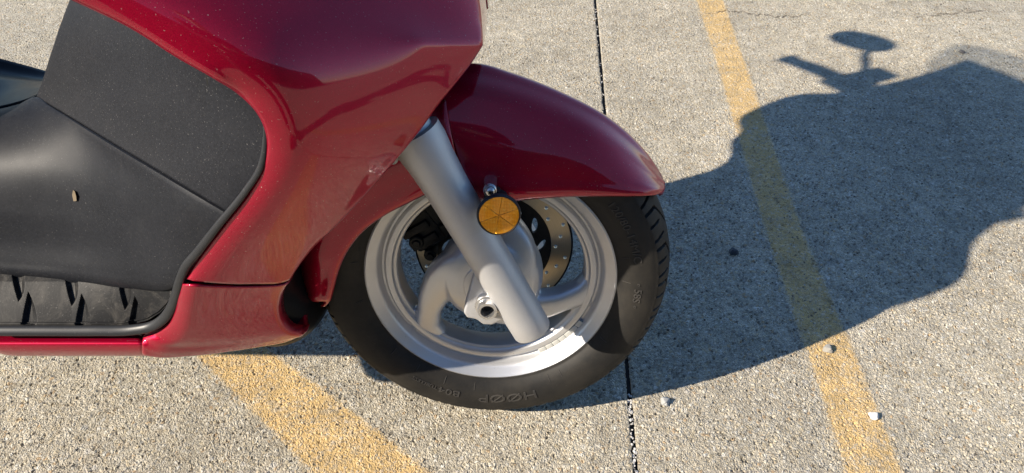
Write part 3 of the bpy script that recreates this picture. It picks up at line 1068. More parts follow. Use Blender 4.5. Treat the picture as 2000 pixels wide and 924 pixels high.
# thin second lip inside the strip, seen as a line along the moulding
t2_px = [(517, 268, -.268), (508, 322, -.266), (476, 374, -.262), (424, 439, -.255), (383, 490, -.249), (358, 520, -.245)]
t2 = spline([bb(*p) for p in t2_px], 50)
sweep('trim_lip', t2, 0.0022, MAT['trim'], root, rb=0.0018, seg=10)

# ---- glossy black piece beyond the tunnel --------------------------
gl_px = [
    [(-420, 40, .20), (-200, 78, .20), (0, 118, .20), (60, 134, .195), (96, 144, .19)],
    [(-420, 60, .185), (-200, 96, .185), (0, 134, .185), (60, 147, .18), (96, 154, .175)],
    [(-420, 105, .13), (-200, 130, .13), (0, 160, .125), (58, 163, .12), (94, 166, .11)],
    [(-420, 160, .085), (-200, 175, .08), (0, 190, .07), (54, 180, .06), (88, 178, .05)],
    [(-420, 225, .04), (-200, 222, .035), (0, 214, .02), (48, 202, .015), (76, 190, .01)],
]
GG = patch(rows_px(gl_px), 50, 40)
top = GG[:1] + np.array([[[0, 0.02, -0.02]]])
sheet('tunnel_cover', np.concatenate([top + np.array([[[0, .01, -.25]]]), top, GG], 0), MAT['gloss'], root, 0.003)

# ---- black wall behind the front wheel -----------------------------
iw = []
for z, xc, hw in ((.66, -.15, .22), (.56, -.19, .22), (.47, -.235, .215), (.40, -.262, .205), (.35, -.272, .185), (.31, -.274, .165), (.275, -.270, .14), (.245, -.262, .125), (.215, -.262, .115), (.198, -.264, .105), (.192, -.29, .10)):
    iw.append([(xc - .07, -hw * 1.05, z + .01), (xc - .03, -hw * .93, z), (xc - .010, -hw * .7, z), (xc, -hw * .4, z), (xc + .003, 0, z), (xc, hw * .4, z), (xc - .010, hw * .7, z), (xc - .03, hw * .93, z), (xc - .07, hw * 1.05, z + .01)])
GW = patch(iw, 60, 40)
sheet('wheel_well_liner', GW, MAT['gloss'], root, 0.003, flip=True)

# underbelly pan closing the floor
bp = [[(-.30, -.13, .285), (-.30, 0, .27), (-.30, .13, .285)], [(-.45, -.15, .285), (-.45, 0, .27), (-.45, .15, .285)], [(-.8, -.15, .285), (-.8, 0, .27), (-.8, .15, .285)], [(-1.1, -.15, .29), (-1.1, 0, .27), (-1.1, .15, .29)]]
sheet('belly_pan', patch(bp, 20, 24), MAT['dark'], root, 0.003)

# ---- front fender ---------------------------------------------------
cols_k = [(868, 122, 0), (935, 114, 0), (1000, 132, 0), (1100, 171, 0), (1193, 222, 0), (1258, 281, 0), (1290, 326, 0), (1301, 348, 0)]
cols_s = [(865, 138, -.045), (930, 140, -.045), (1000, 157, -.044), (1095, 192, -.041), (1185, 238, -.035), (1250, 293, -.030), (1286, 334, -.022), (1300, 352, -.014)]
cols_c = [(861, 163, -.074), (918, 172, -.076), (985, 188, -.076), (1080, 220, -.072), (1170, 262, -.070), (1236, 307, -.058), (1278, 341, -.040), (1299, 357, -.024)]
cols_c2 = [(862, 176, -.079), (922, 188, -.081), (988, 204, -.081), (1082, 234, -.077), (1170, 273, -.074), (1235, 316, -.062), (1277, 347, -.044), (1299, 361, -.026)]
cols_m = [(874, 240, -.087), (940, 268, -.090), (1006, 284, -.090), (1092, 298, -.086), (1172, 320, -.080), (1236, 345, -.068), (1277, 361, -.050), (1299, 366, -.030)]
cols_n = [(892, 305, -.089), (955, 330, -.092), (1022, 340, -.092), (1100, 346, -.087), (1172, 354, -.082), (1234, 366, -.073), (1275, 372, -.057), (1297, 372, -.034)]
cols_e = [(926, 386, -.088), (985, 391, -.090), (1045, 386, -.089), (1108, 382, -.084), (1172, 381, -.080), (1230, 382, -.072), (1272, 381, -.056), (1294, 377, -.034)]
cols_f = [(928, 389, -.084), (987, 394, -.086), (1045, 389, -.085), (1108, 385, -.080), (1171, 384, -.076), (1228, 384, -.068), (1269, 382, -.052), (1291, 378, -.030)]


def densify(cols, k=1.0):
    return spline([bk(p[0], p[1], p[2] * k) for p in cols], 70)


rowsN = [densify(c, k) for c, k in ((cols_f, 1), (cols_e, 1), (cols_n, .94), (cols_m, .86), (cols_c2, .68), (cols_c, .62), (cols_s, .45))]
rowK = densify(cols_k)


def sink(row, amt):
    # the outline seen from above lies beyond the middle of the crown, so the crown itself is lower
    r = np.hypot(row[:, 0], row[:, 2] - AX_Z); sn = (row[:, 2] - AX_Z) / r
    k = (r - amt * np.clip(sn, 0, 1) ** 1.0) / r
    out = row.copy(); out[:, 0] *= k; out[:, 2] = AX_Z + (row[:, 2] - AX_Z) * k
    return out


rowK = sink(rowK, .0075)
rowsN[-1] = sink(rowsN[-1], .0030)
rows_all = rowsN + [rowK] + [r * np.array([1, -1, 1]) for r in rowsN[::-1]]
A3 = np.array(rows_all)
# keep the crease crisp: straight interpolation over the side, rounded over the crown
side = np.array([spline(A3[:5, j], 30) for j in range(70)]).transpose(1, 0, 2)
crown = np.array([spline(A3[4:11, j], 44) for j in range(70)]).transpose(1, 0, 2)
side2 = np.array([spline(A3[10:, j], 30) for j in range(70)]).transpose(1, 0, 2)
FG = np.concatenate([side, crown[1:], side2[1:]], 0)
tipc = FG[:, -1:].copy(); tipm = tipc.mean(0, keepdims=True)
tip1 = tipc + (tipm - tipc) * 0.12 + np.array([[[.001, 0, -.005]]])
FG = np.concatenate([FG, tip1, tip1 + (tipm - tip1) * 0.5 + np.array([[[-.006, 0, -.006]]])], 1)
sheet('front_fender', FG, MAT['red'], root, 0.0028)

# rear half of the fender, between fork and wheel well
re_px = [(905, 348, -.070), (862, 362, -.074), (836, 373, -.076), (800, 391, -.078), (752, 416, -.079), (706, 450, -.079), (675, 490, -.078), (657, 532, -.076), (648, 566, -.073), (641, 588, -.066), (630, 597, -.058)]
E = spline([bk(*p) for p in re_px], 60)
th = np.arctan2(E[:, 2] - AX_Z, E[:, 0])
re_ = np.hypot(E[:, 2] - AX_Z, E[:, 0])
th = np.unwrap(th)
half = []
for rfrac, yv in ((0.0, None), (0.25, -.082), (0.6, -.080), (0.85, -.066), (1.0, 0.0)):
    if yv is None:
        half.append(E)
        continue
    rc = np.interp(np.degrees(th), [90, 125, 150, 170, 190], [.302, .300, .292, .283, .279])
    rr = re_ + (rc - re_) * rfrac
    rr = np.maximum(rr, re_ + 0.004 * rfrac)
    yy = yv * np.interp(np.arange(60), [0, 40, 54, 59], [1, 1, .85, .5])
    half.append(np.stack([rr * np.cos(th), yy, AX_Z + rr * np.sin(th)], 1))
rows_all = half + [h_ * np.array([1, -1, 1]) for h_ in half[:-1][::-1]]
lipr = half[0] + np.array([0, .004, 0])
RG = patch([lipr] + rows_all + [lipr * np.array([1, -1, 1])], 60, 70)
sheet('rear_fender_section', RG, MAT['red'], root, 0.0028, flip=False)

# ---- fork -----------------------------------------------------------
yF = -.108
ft = bk(800, 243, yF); f0 = bk(838, 306, yF); f1 = bk(862, 347, yF); f2 = bk(1040, 645, yF)
axd = (f2 - f1) / np.linalg.norm(f2 - f1)
L = np.linalg.norm(f2 - f1)


def fork_leg(sign, name='fork_leg'):
    ts = np.array([-.42, -.36, -.275, -.262, -.258, -.19, -.10, 0.05, .3, .6, .9, 0.988, 0.9965, 1.0]) * L
    rs = np.array([.0240, .0243, .0248, .0248, .0336, .0342, .0315, .0292, .0286, .0286, .0285, .0284, .0276, .0255])
    P = f1[None] + axd[None] * ts[:, None]
    P[:, 1] *= sign
    return sweep(name, P, rs, MAT['silver'], root, up=(0, 1, 0), seg=40, sharp=50)


fork_leg(1)
fork_leg(-1)
for sg in (1, -1):
    tt = np.linspace(-.42, -1.15, 6) * L
    P = f1[None] + axd[None] * tt[:, None]
    P[:, 1] *= sg
    sweep('fork_tube', P, .0165, MAT['bright'], root, seg=24)
# lower yoke / steering column inside the nose
Pc = f1 + axd * (-1.1 * L); Pc[1] = 0
bm = bmesh.new()
box_bm(bm, Pc, (.07, .27, .035), None, .008)
cyl_bm(bm, Pc, Pc - axd * .38, .022)
from_bm('steering_column', bm, MAT['dark'], root)

# small cast lug behind the top of the leg
bm = bmesh.new()
lg = bk(771, 297, -.095)
cyl_bm(bm, (lg[0], -.118, lg[2]), (lg[0], -.075, lg[2]), .0075, .0085, 18)
cyl_bm(bm, (lg[0], -.097, lg[2]), tuple(f1 - axd * .19 * L), .006, .010, 14)
from_bm('fork_lug', bm, MAT['silver'], root)

# axle carrier web on the fork foot
bm = bmesh.new()
web = [(928, 520), (919, 556), (909, 590), (906, 603), (913, 613), (931, 616), (944, 626), (962, 627), (977, 619), (996, 612), (1000, 570), (975, 520)]
prism_bm(bm, [tuple(bk(u, v, -.098)[[0, 2]]) for u, v in web], -.109, -.086, .004, 3)
from_bm('axle_carrier', bm, MAT['silver'], root)
ac = bk(952, 608, -.128)
prof = [(.0165, -.082), (.0182, -.104), (.0182, -.1165), (.0172, -.1180), (.0145, -.1185), (.0140, -.128), (.0132, -.1295), (.0098, -.1295), (.0092, -.127), (.0090, -.106), (.0088, -.1055)]
o = lathe('axle_nut', prof, 48, MAT['bright'], root, closed=False, sharp=30, loc=(ac[0], 0, ac[2]))
bm = bmesh.new()
prism_bm(bm, [(ac[0] + .0088 * math.cos(a), ac[2] + .0088 * math.sin(a)) for a in np.linspace(0, 2 * math.pi, 24, endpoint=False)], -.114, -.105, 0)
from_bm('axle_bore', bm, MAT['dark'], root)
bm = bmesh.new()
hp = bk(952, 592, -.1195)
prism_bm(bm, [(hp[0] + .0026 * math.cos(a), hp[2] + .0026 * math.sin(a)) for a in np.linspace(0, 2 * math.pi, 12, endpoint=False)], -.1210, -.117, 0)
from_bm('pin_hole', bm, MAT['dark'], root)
# axle right through to the other leg
bm = bmesh.new()
cyl_bm(bm, (0, -.085, AX_Z), (0, .12, AX_Z), .011)
from_bm('axle', bm, MAT['steel'], root)

# ---- front wheel ----------------------------------------------------
wheel = empty('front_wheel', (0, 0, AX_Z), root, (0, 0, -R(1.27)))
rimp = [(.1895, -.0405), (.1885, -.0435), (.1862, -.0445), (.1835, -.0425), (.1790, -.0390), (.1745, -.0362), (.1712, -.0335), (.1695, -.0290), (.1680, -.0230), (.1660, -.0205), (.1630, -.0205),
        (.1612, -.0235), (.1590, -.0255), (.1550, -.0262), (.1510, -.0250), (.1492, -.0215), (.1470, -.0195), (.1445, -.0190), (.1430, -.0170), (.1425, -.010)]
rimp = rimp + [(r, -y) for r, y in rimp[::-1]] + [(.180, .0415), (.175, .03), (.172, 0), (.175, -.03), (.180, -.0380)]
lathe('rim', rimp, 200, MAT['rim'], wheel, True, 32)

# tyre with cut grooves
def tyre_profile():
    pts = [(.1830, -.0410), (.1870, -.0425), (.1915, -.0440), (.1930, -.0452), (.1945, -.0470), (.2010, -.0520), (.2110, -.0568), (.2215, -.0588), (.2310, -.0586), (.2385, -.0572), (.2432, -.0556), (.2450, -.0548), (.2466, -.0550),
           (.2490, -.0535), (.2545, -.0480), (.2595, -.0410), (.2640, -.0325), (.2680, -.0225), (.2708, -.0115), (.2720, 0.0)]
    a = spline(pts[5:], 44)
    a = np.vstack([np.array(pts[:5]), a])
    return np.vstack([a, a[:-1][::-1] * np.array([1, -1])])


tprof = tyre_profile()
nth = 1500
TG = lathe_grid(tprof, nth)
th_t = np.linspace(0, 2 * math.pi, nth, endpoint=False)
tan_p = np.gradient(tprof, axis=0)
nrm_p = np.stack([-tan_p[:, 1], tan_p[:, 0]], 1)
nrm_p /= np.linalg.norm(nrm_p, axis=1)[:, None]
if nrm_p[len(tprof) // 2, 0] < 0:
    nrm_p = -nrm_p
NG = 26
pitch_g = 2 * math.pi / NG
dep = np.zeros((nth, len(tprof)))
for jp, (r_, y_) in enumerate(tprof):
    if r_ < .2495:
        continue
    ay = abs(y_)
    off = 0.5 * pitch_g if y_ > 0 else 0.0
    for kind, (y0, y1, slope, ph, w) in enumerate(((.012, .0540, 0.5, 0.0, .0052), (.031, .0540, -0.4, 0.33, .0042), (.034, .0540, 0.3, 0.66, .0042))):
        if not (y0 <= ay <= y1):
            continue
        c = off + ph * pitch_g + slope * (ay - .03) + (7.0 * (ay - .033) if ay < .033 else 0.0)
        dlt = (th_t - c + pitch_g / 2) % pitch_g - pitch_g / 2
        wd = w * min(1, (ay - y0) / .006 + .25)
        dep[:, jp] = np.maximum(dep[:, jp], np.clip((wd / 2 - np.abs(dlt) * r_) / .0012, 0, 1))
TG[:, :, 0] -= (nrm_p[None, :, 0] * dep * .0055) * np.cos(th_t)[:, None]
TG[:, :, 2] -= (nrm_p[None, :, 0] * dep * .0055) * np.sin(th_t)[:, None]
TG[:, :, 1] -= nrm_p[None, :, 1] * dep * .0055
tyre = pydata('tyre', TG.reshape(-1, 3), grid_faces(nth, len(tprof), False, False, True), MAT['rubber'], wheel, True, 40)
fix_normals(tyre)


def side_y(r):
    h = len(tprof) // 2
    return np.interp(r, tprof[:h, 0], tprof[:h, 1])


def text_mesh(s, size):
    cu = bpy.data.curves.new('txt', 'FONT')
    cu.body = s
    cu.size = size
    cu.align_x = 'CENTER'
    cu.resolution_u = 3
    ob = bpy.data.objects.new('txt', cu)
    COL.objects.link(ob)
    dg = bpy.context.evaluated_depsgraph_get()
    me = bpy.data.meshes.new_from_object(ob.evaluated_get(dg))
    bpy.data.objects.remove(ob, do_unlink=True)
    return me


def tyre_text(bm, s, size, r0, deg, stretch=1.0, hollow=0.0, h=.0011):
    """letters raised on the near sidewall, tops outwards, reading clockwise from angle deg"""
    me = text_mesh(s, size)
    b2 = bmesh.new(); b2.from_mesh(me); bpy.data.meshes.remove(me)
    bmesh.ops.remove_doubles(b2, verts=b2.verts, dist=1e-5)
    if hollow:
        faces = list(b2.faces)
        regions = bmesh.ops.inset_region(b2, faces=faces, thickness=hollow, use_boundary=True, use_even_offset=True)
        inner = [f for f in faces if f.is_valid]
        bmesh.ops.delete(b2, geom=inner, context='FACES')
    bmesh.ops.triangulate(b2, faces=b2.faces)
    for _ in range(2 if size > .012 else 1):
        long = [e for e in b2.edges if e.calc_length() > .004]
        if long:
            bmesh.ops.subdivide_edges(b2, edges=long, cuts=1)
            bmesh.ops.triangulate(b2, faces=b2.faces)
    fs = list(b2.faces)
    ext = bmesh.ops.extrude_face_region(b2, geom=fs)
    for e in ext['geom']:
        if isinstance(e, bmesh.types.BMVert):
            e.co.z += 1.0
    for v in b2.verts:
        r = r0 + v.co.y
        th_ = R(deg) - v.co.x * stretch / r0
        v.co = Vector((r * math.cos(th_), side_y(r) - (h if v.co.z > .5 else -.001), r * math.sin(th_)))
    tmp = bpy.data.meshes.new('tmp'); b2.to_mesh(tmp); b2.free()
    bm.from_mesh(tmp); bpy.data.meshes.remove(tmp)


bm = bmesh.new()
tyre_text(bm, 'H\u00d8\u00d8P', .021, .2125, -83.0, 1.55, .00085)
from_bm('maker_lettering', bm, MAT['letter'], wheel, False)
bm = bmesh.new()
tyre_text(bm, 'B04', .015, .213, -108.5, 1.55, .0008)
tyre_text(bm, '\u2022 TUBELESS', .0085, .214, -119, 1.2)
from_bm('pattern_lettering', bm, MAT['letter'], wheel, False)
bm = bmesh.new()
tyre_text(bm, '120/80-14M/C', .0165, .2135, 26.0, 1.12, .0008)
from_bm('size_lettering', bm, MAT['letter'], wheel, False)
bm = bmesh.new()
tyre_text(bm, '\u2022 58S \u2022', .0155, .2135, -3.5, 1.05, .0007)
from_bm('rating_lettering', bm, MAT['letter'], wheel, False)
# thin moulded tick marks and the seam ring of the sidewall
for dg_ in (-57, -63, -98, -112, -126, -140, 2, 14, -30, 170, 190):
    bm = bmesh.new()
    pts = [(r * math.cos(R(dg_)), side_y(r) - .0003, r * math.sin(R(dg_))) for r in np.linspace(.196, .207, 5)]
    sweep_bm(bm, pts, .0005, .0005, (0, 1, 0), 6)
    from_bm('moulding_mark', bm, MAT['letter'], wheel)

# hub and three swirled spokes, one casting with soft fillets
hubp = [(.0, -.058), (.040, -.058), (.052, -.0555), (.064, -.0505), (.0735, -.0420), (.0785, -.0310), (.0795, -.018), (.0780, 0), (.070, .02), (.055, .035), (.050, .045), (0, .045)]
bm = bmesh.new()
Gh = lathe_grid(hubp, 72)
hv = [[bm.verts.new(Gh[i, k]) for k in range(len(hubp))] for i in range(72)]
for i_ in range(72):
    for k in range(len(hubp) - 1):
        q = [hv[i_][k], hv[(i_ + 1) % 72][k], hv[(i_ + 1) % 72][k + 1], hv[i_][k + 1]]
        bm.faces.new(q)
bmesh.ops.remove_doubles(bm, verts=bm.verts, dist=1e-6)
for phi in (-134, -14, 106):
    n = 30
    s_ = np.linspace(0, 1, n)
    r = .030 + (.158 - .030) * s_
    ang = R(phi) - R(66) * (1 - s_) ** 1.5
    P = np.stack([r * np.cos(ang), np.interp(s_, [0, .4, 1], [-.034, -.022, -.006]), r * np.sin(ang)], 1)
    wa = np.interp(s_, [0, .25, .45, .7, .88, 1.0], [.048, .037, .0265, .0195, .0210, .040])
    tb = np.interp(s_, [0, .5, 1], [.023, .0195, .0165])
    sweep_bm(bm, P, wa, tb, (0, 1, 0), 28, True, .72)
ring = [(.143, -.0185), (.152, -.0185), (.152, .0185), (.143, .0185)]
Gr = lathe_grid(ring, 96)
rv = [[bm.verts.new(Gr[i_, k]) for k in range(4)] for i_ in range(96)]
for i_ in range(96):
    for k in range(4):
        bm.faces.new([rv[i_][k], rv[(i_ + 1) % 96][k], rv[(i_ + 1) % 96][(k + 1) % 4], rv[i_][(k + 1) % 4]])
cast = from_bm('tmp_cast', bm, None, None, True, None)
md = cast.modifiers.new('remesh', 'REMESH'); md.mode = 'VOXEL'; md.voxel_size = .0020
md = cast.modifiers.new('smooth', 'SMOOTH'); md.factor = .5; md.iterations = 14
dg = bpy.context.evaluated_depsgraph_get()
me = bpy.data.meshes.new_from_object(cast.evaluated_get(dg))
bpy.data.objects.remove(cast, do_unlink=True)
me.name = 'spoked_hub'; me.shade_smooth(); me.materials.clear()
link('spoked_hub', me, MAT['rim'], wheel)
# round cap of the bearing seat around the axle
lathe('bearing_cap', [(.0, -.0600), (.030, -.0600), (.0385, -.0592), (.0400, -.0580), (.0405, -.0560), (.0375, -.055), (0, -.055)], 72, MAT['rim'], wheel, False, 30)

# brake disc on the far side: swept band and black carrier
def plate(name, outer, holes, thick, y, mat, parent):
    cu = bpy.data.curves.new(name, 'CURVE')
    cu.dimensions = '2D'
    cu.fill_mode = 'BOTH'
    cu.extrude = thick / 2

    def poly(pts):
        sp = cu.splines.new('POLY')
        sp.points.add(len(pts) - 1)
        for p, q in zip(sp.points, pts):
            p.co = (q[0], q[1], 0, 1)
        sp.use_cyclic_u = True
    poly(outer)
    for h_ in holes:
        poly(h_)
    ob = bpy.data.objects.new('tmp', cu); COL.objects.link(ob)
    dg = bpy.context.evaluated_depsgraph_get()
    me = bpy.data.meshes.new_from_object(ob.evaluated_get(dg))
    bpy.data.objects.remove(ob, do_unlink=True)
    me.transform(Matrix.Translation((0, y, 0)) @ Matrix.Rotation(R(90), 4, 'X'))
    me.name = name
    return link(name, me, mat, parent)


def circ(r, n=64, c=(0, 0), ph=0):
    return [(c[0] + r * math.cos(ph + 2 * math.pi * k / n), c[1] + r * math.sin(ph + 2 * math.pi * k / n)) for k in range(n)]


holes = [circ(.0940, 96)]
for k in range(36):
    a = 2 * math.pi * k / 36
    rr = (.1005, .1095, .1185)[k % 3]
    holes.append(circ(.0033, 12, (rr * math.cos(a), rr * math.sin(a))))
plate('brake_disc', circ(.1255, 128), holes, .0045, .062, MAT['disc'], wheel)
sl = [circ(.050, 64)]
for k in range(12):
    a0 = 2 * math.pi * k / 12
    pts = []
    for q in np.linspace(0, 2 * math.pi, 18, endpoint=False):
        rr = .0765 + .0085 * math.cos(q)
        aa = a0 + .10 * math.sin(q) + .12 * math.cos(q)
        pts.append((rr * math.cos(aa), rr * math.sin(aa)))
    sl.append(pts)
plate('disc_carrier', circ(.0937, 96), sl, .006, .062, MAT['dark'], wheel)
lathe('disc_edge', [(.1258, .0595), (.1285, .0600), (.1290, .062), (.1285, .0645), (.1258, .0650)], 128, MAT['dark'], wheel, True, 30)

# wheel balance weights stuck on the rim
wm = None
for k, (dg_) in enumerate(np.linspace(-33.5, -60.5, 7)):
    if wm is None:
        bm = bmesh.new()
        box_bm(bm, (0, 0, 0), (.0125, .0045, .0105), None, .0012, 2)
        wo_ = from_bm('wheel_weight', bm, MAT['lead'], wheel)
        wm = wo_.data
    else:
        wo_ = bpy.data.objects.new('wheel_weight', wm); COL.objects.link(wo_); wo_.parent = wheel
    rr = .1660
    a = R(dg_)
    wo_.location = (rr * math.cos(a), -.0235, rr * math.sin(a))
    wo_.rotation_euler = (0, -(a + math.pi / 2), 0)

# ---- brake caliper on the far fork leg ------------------------------
bm = bmesh.new()
cc = bk(822, 428, .055)
rotc = Matrix.Rotation(R(-32), 3, 'Y')


def cq(dx, dy, dz):
    v = rotc @ Vector((dx, 0, dz))
    return (cc[0] + v.x, cc[1] + dy, cc[2] + v.z)


box_bm(bm, cq(0, -.012, 0), (.058, .030, .082), rotc, .010, 3)
box_bm(bm, cq(0, .022, 0), (.060, .034, .090), rotc, .010, 3)
box_bm(bm, cq(.022, 0, .01), (.040, .05, .05), rotc, .008, 3)
for dz in (-.024, .0, .024):
    box_bm(bm, cq(-.006, -.029, dz), (.048, .008, .013), rotc, .003, 2)
for dz, rr in ((.026, .0125), (-.018, .0125)):
    p = cq(-.017, -.020, dz); q = cq(-.017, -.036, dz)
    cyl_bm(bm, p, q, rr, rr * .92, 24)
    cyl_bm(bm, q, (q[0], q[1] - .003, q[2]), rr * .55, rr * .5, 18)
p = cq(-.040, -.014, .012); q = cq(-.020, -.014, .006)
cyl_bm(bm, p, q, .0085, .0085, 18); cyl_bm(bm, cq(-.046, -.014, .014), p, .011, .011, 18)
cyl_bm(bm, cq(-.014, -.030, -.050), cq(-.014, .03, -.050), .010, .010, 20)
cyl_bm(bm, cq(-.014, -.034, -.050), cq(-.014, -.030, -.050), .006, .006, 6)
from_bm('brake_caliper', bm, MAT['dark'], root)
# mounting ear between caliper and hub
bm = bmesh.new()
e0 = bk(868, 447, .04); e1 = bk(905, 420, .06)
cyl_bm(bm, (e0[0], .03, e0[2]), (e0[0], .06, e0[2]), .012)
sweep_bm(bm, [cq(.01, 0, -.01), (e0[0], .045, e0[2])], .008)
from_bm('caliper_bracket', bm, MAT['dark'], root)

# ---- amber reflector -------------------------------------------------
rc_ = bk(974, 417, -.150)
refl = empty('side_reflector', tuple(rc_), root, (R(-4), 0, R(4)))
RB = .0272
prof = [(0, .006), (.018, .006), (.023, .004), (RB - .001, .002), (RB, .000), (RB + .0005, -.004), (RB - .0005, -.0072), (RB - .0016, -.0078), (RB - .0020, -.0062), (RB - .0021, -.0045), (0, -.0045)]
lathe('bezel', prof, 72, MAT['trim'], refl, False, 30)
lathe('lens_base', [(0, -.0056), (RB - .0023, -.0056), (RB - .0023, -.0046), (0, -.0046)], 48, MAT['lens'], refl, False, 30)
# six prism fields with shallow grooves between them
for k in range(6):
    bm = bmesh.new()
    a0 = R(60 * k + 20.1); a1 = R(60 * k + 79.9)
    rr = RB - .0022
    cen = .0003
    am = (a0 + a1) / 2
    pts = [(cen * math.cos(am), cen * math.sin(am))] + [(rr * math.cos(a), rr * math.sin(a)) for a in np.linspace(a0, a1, 14)]
    prism_bm(bm, pts, -.0062, -.0042, .0003, 1)
    tlt = .05 * (1 if k % 2 else -1)
    for v in bm.verts:
        v.co.y += tlt * (v.co.x * math.sin(am) - v.co.z * math.cos(am)) - .02 * math.hypot(v.co.x, v.co.z) - .0002
    from_bm('prism_field', bm, MAT['lens'], refl)
bm = bmesh.new()
b0 = bk(957, 374, -.128)
cyl_bm(bm, (b0[0], -.095, b0[2]), (b0[0], -.124, b0[2]), .0085, .0085, 20)
cyl_bm(bm, (b0[0], -.124, b0[2]), (b0[0], -.128, b0[2]), .0088, .0084, 20)
res = bmesh.ops.create_uvsphere(bm, u_segments=20, v_segments=10, radius=.0066)
for v in res['verts']:
    v.co = Vector((v.co.x, v.co.y * .7, v.co.z)) + Vector((b0[0], -.128, b0[2]))
from_bm('reflector_bolt', bm, MAT['steel'], root)
bm = bmesh.new()
bp_ = [bk(u, v, -.112) for u, v in ((946, 376), (960, 366), (976, 372), (996, 400), (990, 430), (965, 430), (945, 400))]
prism_bm(bm, [(p[0], p[2]) for p in bp_], -.117, -.100, .003, 2)
cyl_bm(bm, (rc_[0], -.105, rc_[2]), (rc_[0], -.150, rc_[2]), .012)
from_bm('reflector_bracket', bm, MAT['dark'], root)

# ---- what stands above the frame and throws the shadow ---------------
# nose and headlamp between the two fairings
ed = np.array([fr[i][-1] for i in range(len(fr))])
nose = []
for p in ed[:8]:
    x, y, z = p
    nose.append([(x, y, z), (x + .001, y * .7, z - .004), (x + .002, y * .3, z - .006), (x + .002, 0, z - .006), (x + .002, -y * .3, z - .006), (x + .001, -y * .7, z - .004), (x, -y, z)])
sheet('nose_cowl', patch(nose, 40, 40), MAT['red'], root, 0.003)
topz = ed[0]
# dash hood over the top and panel facing the rider
inner_top = np.array(fr[0])
hood = []
for q in spline(inner_top, 8):
    hood.append([(q[0], q[1], q[2]), (q[0], q[1] * .66, q[2] + .015), (q[0] + .005, 0, q[2] + .022), (q[0], -q[1] * .66, q[2] + .015), (q[0], -q[1], q[2])])
sheet('dash_hood', patch(hood, 40, 40), MAT['black'], root, 0.004)
rear_edge = [np.array(fr[i][0]) for i in range(4)] + [np.array([-.40, -.275, .775])]
dp = [[(q[0], q[1], q[2]), (q[0] + .03, q[1] * .6, q[2] + .01), (q[0] + .04, 0, q[2] + .01), (q[0] + .03, -q[1] * .6, q[2] + .01), (q[0], -q[1], q[2])] for q in rear_edge]
sheet('dash_panel', patch(dp, 40, 40), MAT['black'], root, 0.004)
bm = bmesh.new()
box_bm(bm, (-.27, 0, .72), (.03, .44, .62), None, .01, 2)
from_bm('leak_blocker', bm, MAT['dark'], root)  # added plate hidden in the body, stops sunlight leaking into the shadow
# windscreen
ws = []
for s_, (x, z, hw) in enumerate(((-.26, 1.04, .20), (-.32, 1.12, .27), (-.38, 1.21, .30), (-.44, 1.30, .305), (-.49, 1.37, .28), (-.52, 1.41, .20))):
    ws.append([(x - .10, -hw, z), (x - .035, -hw * .72, z), (x, 0, z), (x - .035, hw * .72, z), (x - .10, hw, z)])
sheet('windscreen', patch(ws, 40, 40), MAT['screen'], root, 0.0)
# headlamp
hl = [[(-.045, -.085, .80), (-.015, 0, .80), (-.045, .085, .80)], [(-.075, -.09, .85), (-.05, 0, .85), (-.075, .09, .85)], [(-.125, -.085, .885), (-.10, 0, .89), (-.125, .085, .885)]]
sheet('headlamp', patch(hl, 20, 16) + np.array([.012, 0, .0]), MAT['lamp'], root, 0.003)

# handlebar, grips, levers, mirrors
hb = spline([(-.68, -.43, 1.09), (-.64, -.30, 1.10), (-.58, -.15, 1.07), (-.55, 0, 1.05), (-.58, .15, 1.07), (-.64, .30, 1.10), (-.68, .43, 1.09)], 50)
sweep('handlebar', hb, .0125, MAT['dark'], root, up=(1, 0, 0), seg=14)
for sg in (1, -1):
    gp = spline([(-.638, .295 * sg, 1.10), (-.68, .437 * sg, 1.09)], 10)
    sweep('grip', gp, [.0165] * 8 + [.019, .019], MAT['rubber'], root, up=(1, 0, 0), seg=16)
    lv = spline([(-.61, .25 * sg, 1.09), (-.58, .30 * sg, 1.085), (-.585, .36 * sg, 1.08), (-.61, .42 * sg, 1.075)], 16)
    sweep('brake_lever', lv, np.linspace(.010, .006, 16), MAT['steel'], root, up=(0, 0, 1), seg=10)
    bm = bmesh.new()
    box_bm(bm, (-.61, .255 * sg, 1.10), (.075, .085, .055), Matrix.Rotation(R(14 * sg), 3, 'Z'), .014, 3)
    box_bm(bm, (-.545, .285 * sg, 1.11), (.11, .07, .04), Matrix.Rotation(R(20 * sg), 3, 'Z'), .010, 3)
    from_bm('switch_housing', bm, MAT['trim'], root)
    st = spline([(-.56, .29 * sg, 1.11), (-.515, .36 * sg, 1.115), (-.49, .40 * sg, 1.115), (-.495, .415 * sg, 1.125), (-.505, .43 * sg, 1.15)], 20)
    sweep('mirror_stem', st, .009, MAT['trim'], root, up=(1, 0, 0), seg=10)
    bm = bmesh.new()
    res = bmesh.ops.create_uvsphere(bm, u_segments=32, v_segments=16, radius=1)
    for v in res['verts']:
        x, y, z = v.co
        y = math.copysign(abs(y) ** .85, y); z = math.copysign(abs(z) ** .85, z)
        x = x * .022 if x > 0 else x * .006
        v.co = Vector((x - .517, sg * (.485 + y * .090 + z * .008), 1.172 + z * .040 - y * .027))
    mo = from_bm('mirror_housing', bm, MAT['trim'], root)
    bm = bmesh.new()
    prism_bm(bm, [(math.copysign(abs(math.cos(a)) ** .85, math.cos(a)) * .074, math.copysign(abs(math.sin(a)) ** .85, math.sin(a)) * .030) for a in np.linspace(0, 2 * math.pi, 36, endpoint=False)], -.001, .001, 0)
    mg = from_bm('mirror_glass', bm, MAT['mirror'], mo)
    mg.rotation_euler = (0, 0, R(90))
    mg.rotation_euler = (R(-16) * sg, 0, R(90))
    mg.location = (-.5245, sg * .485, 1.177)
bm = bmesh.new()
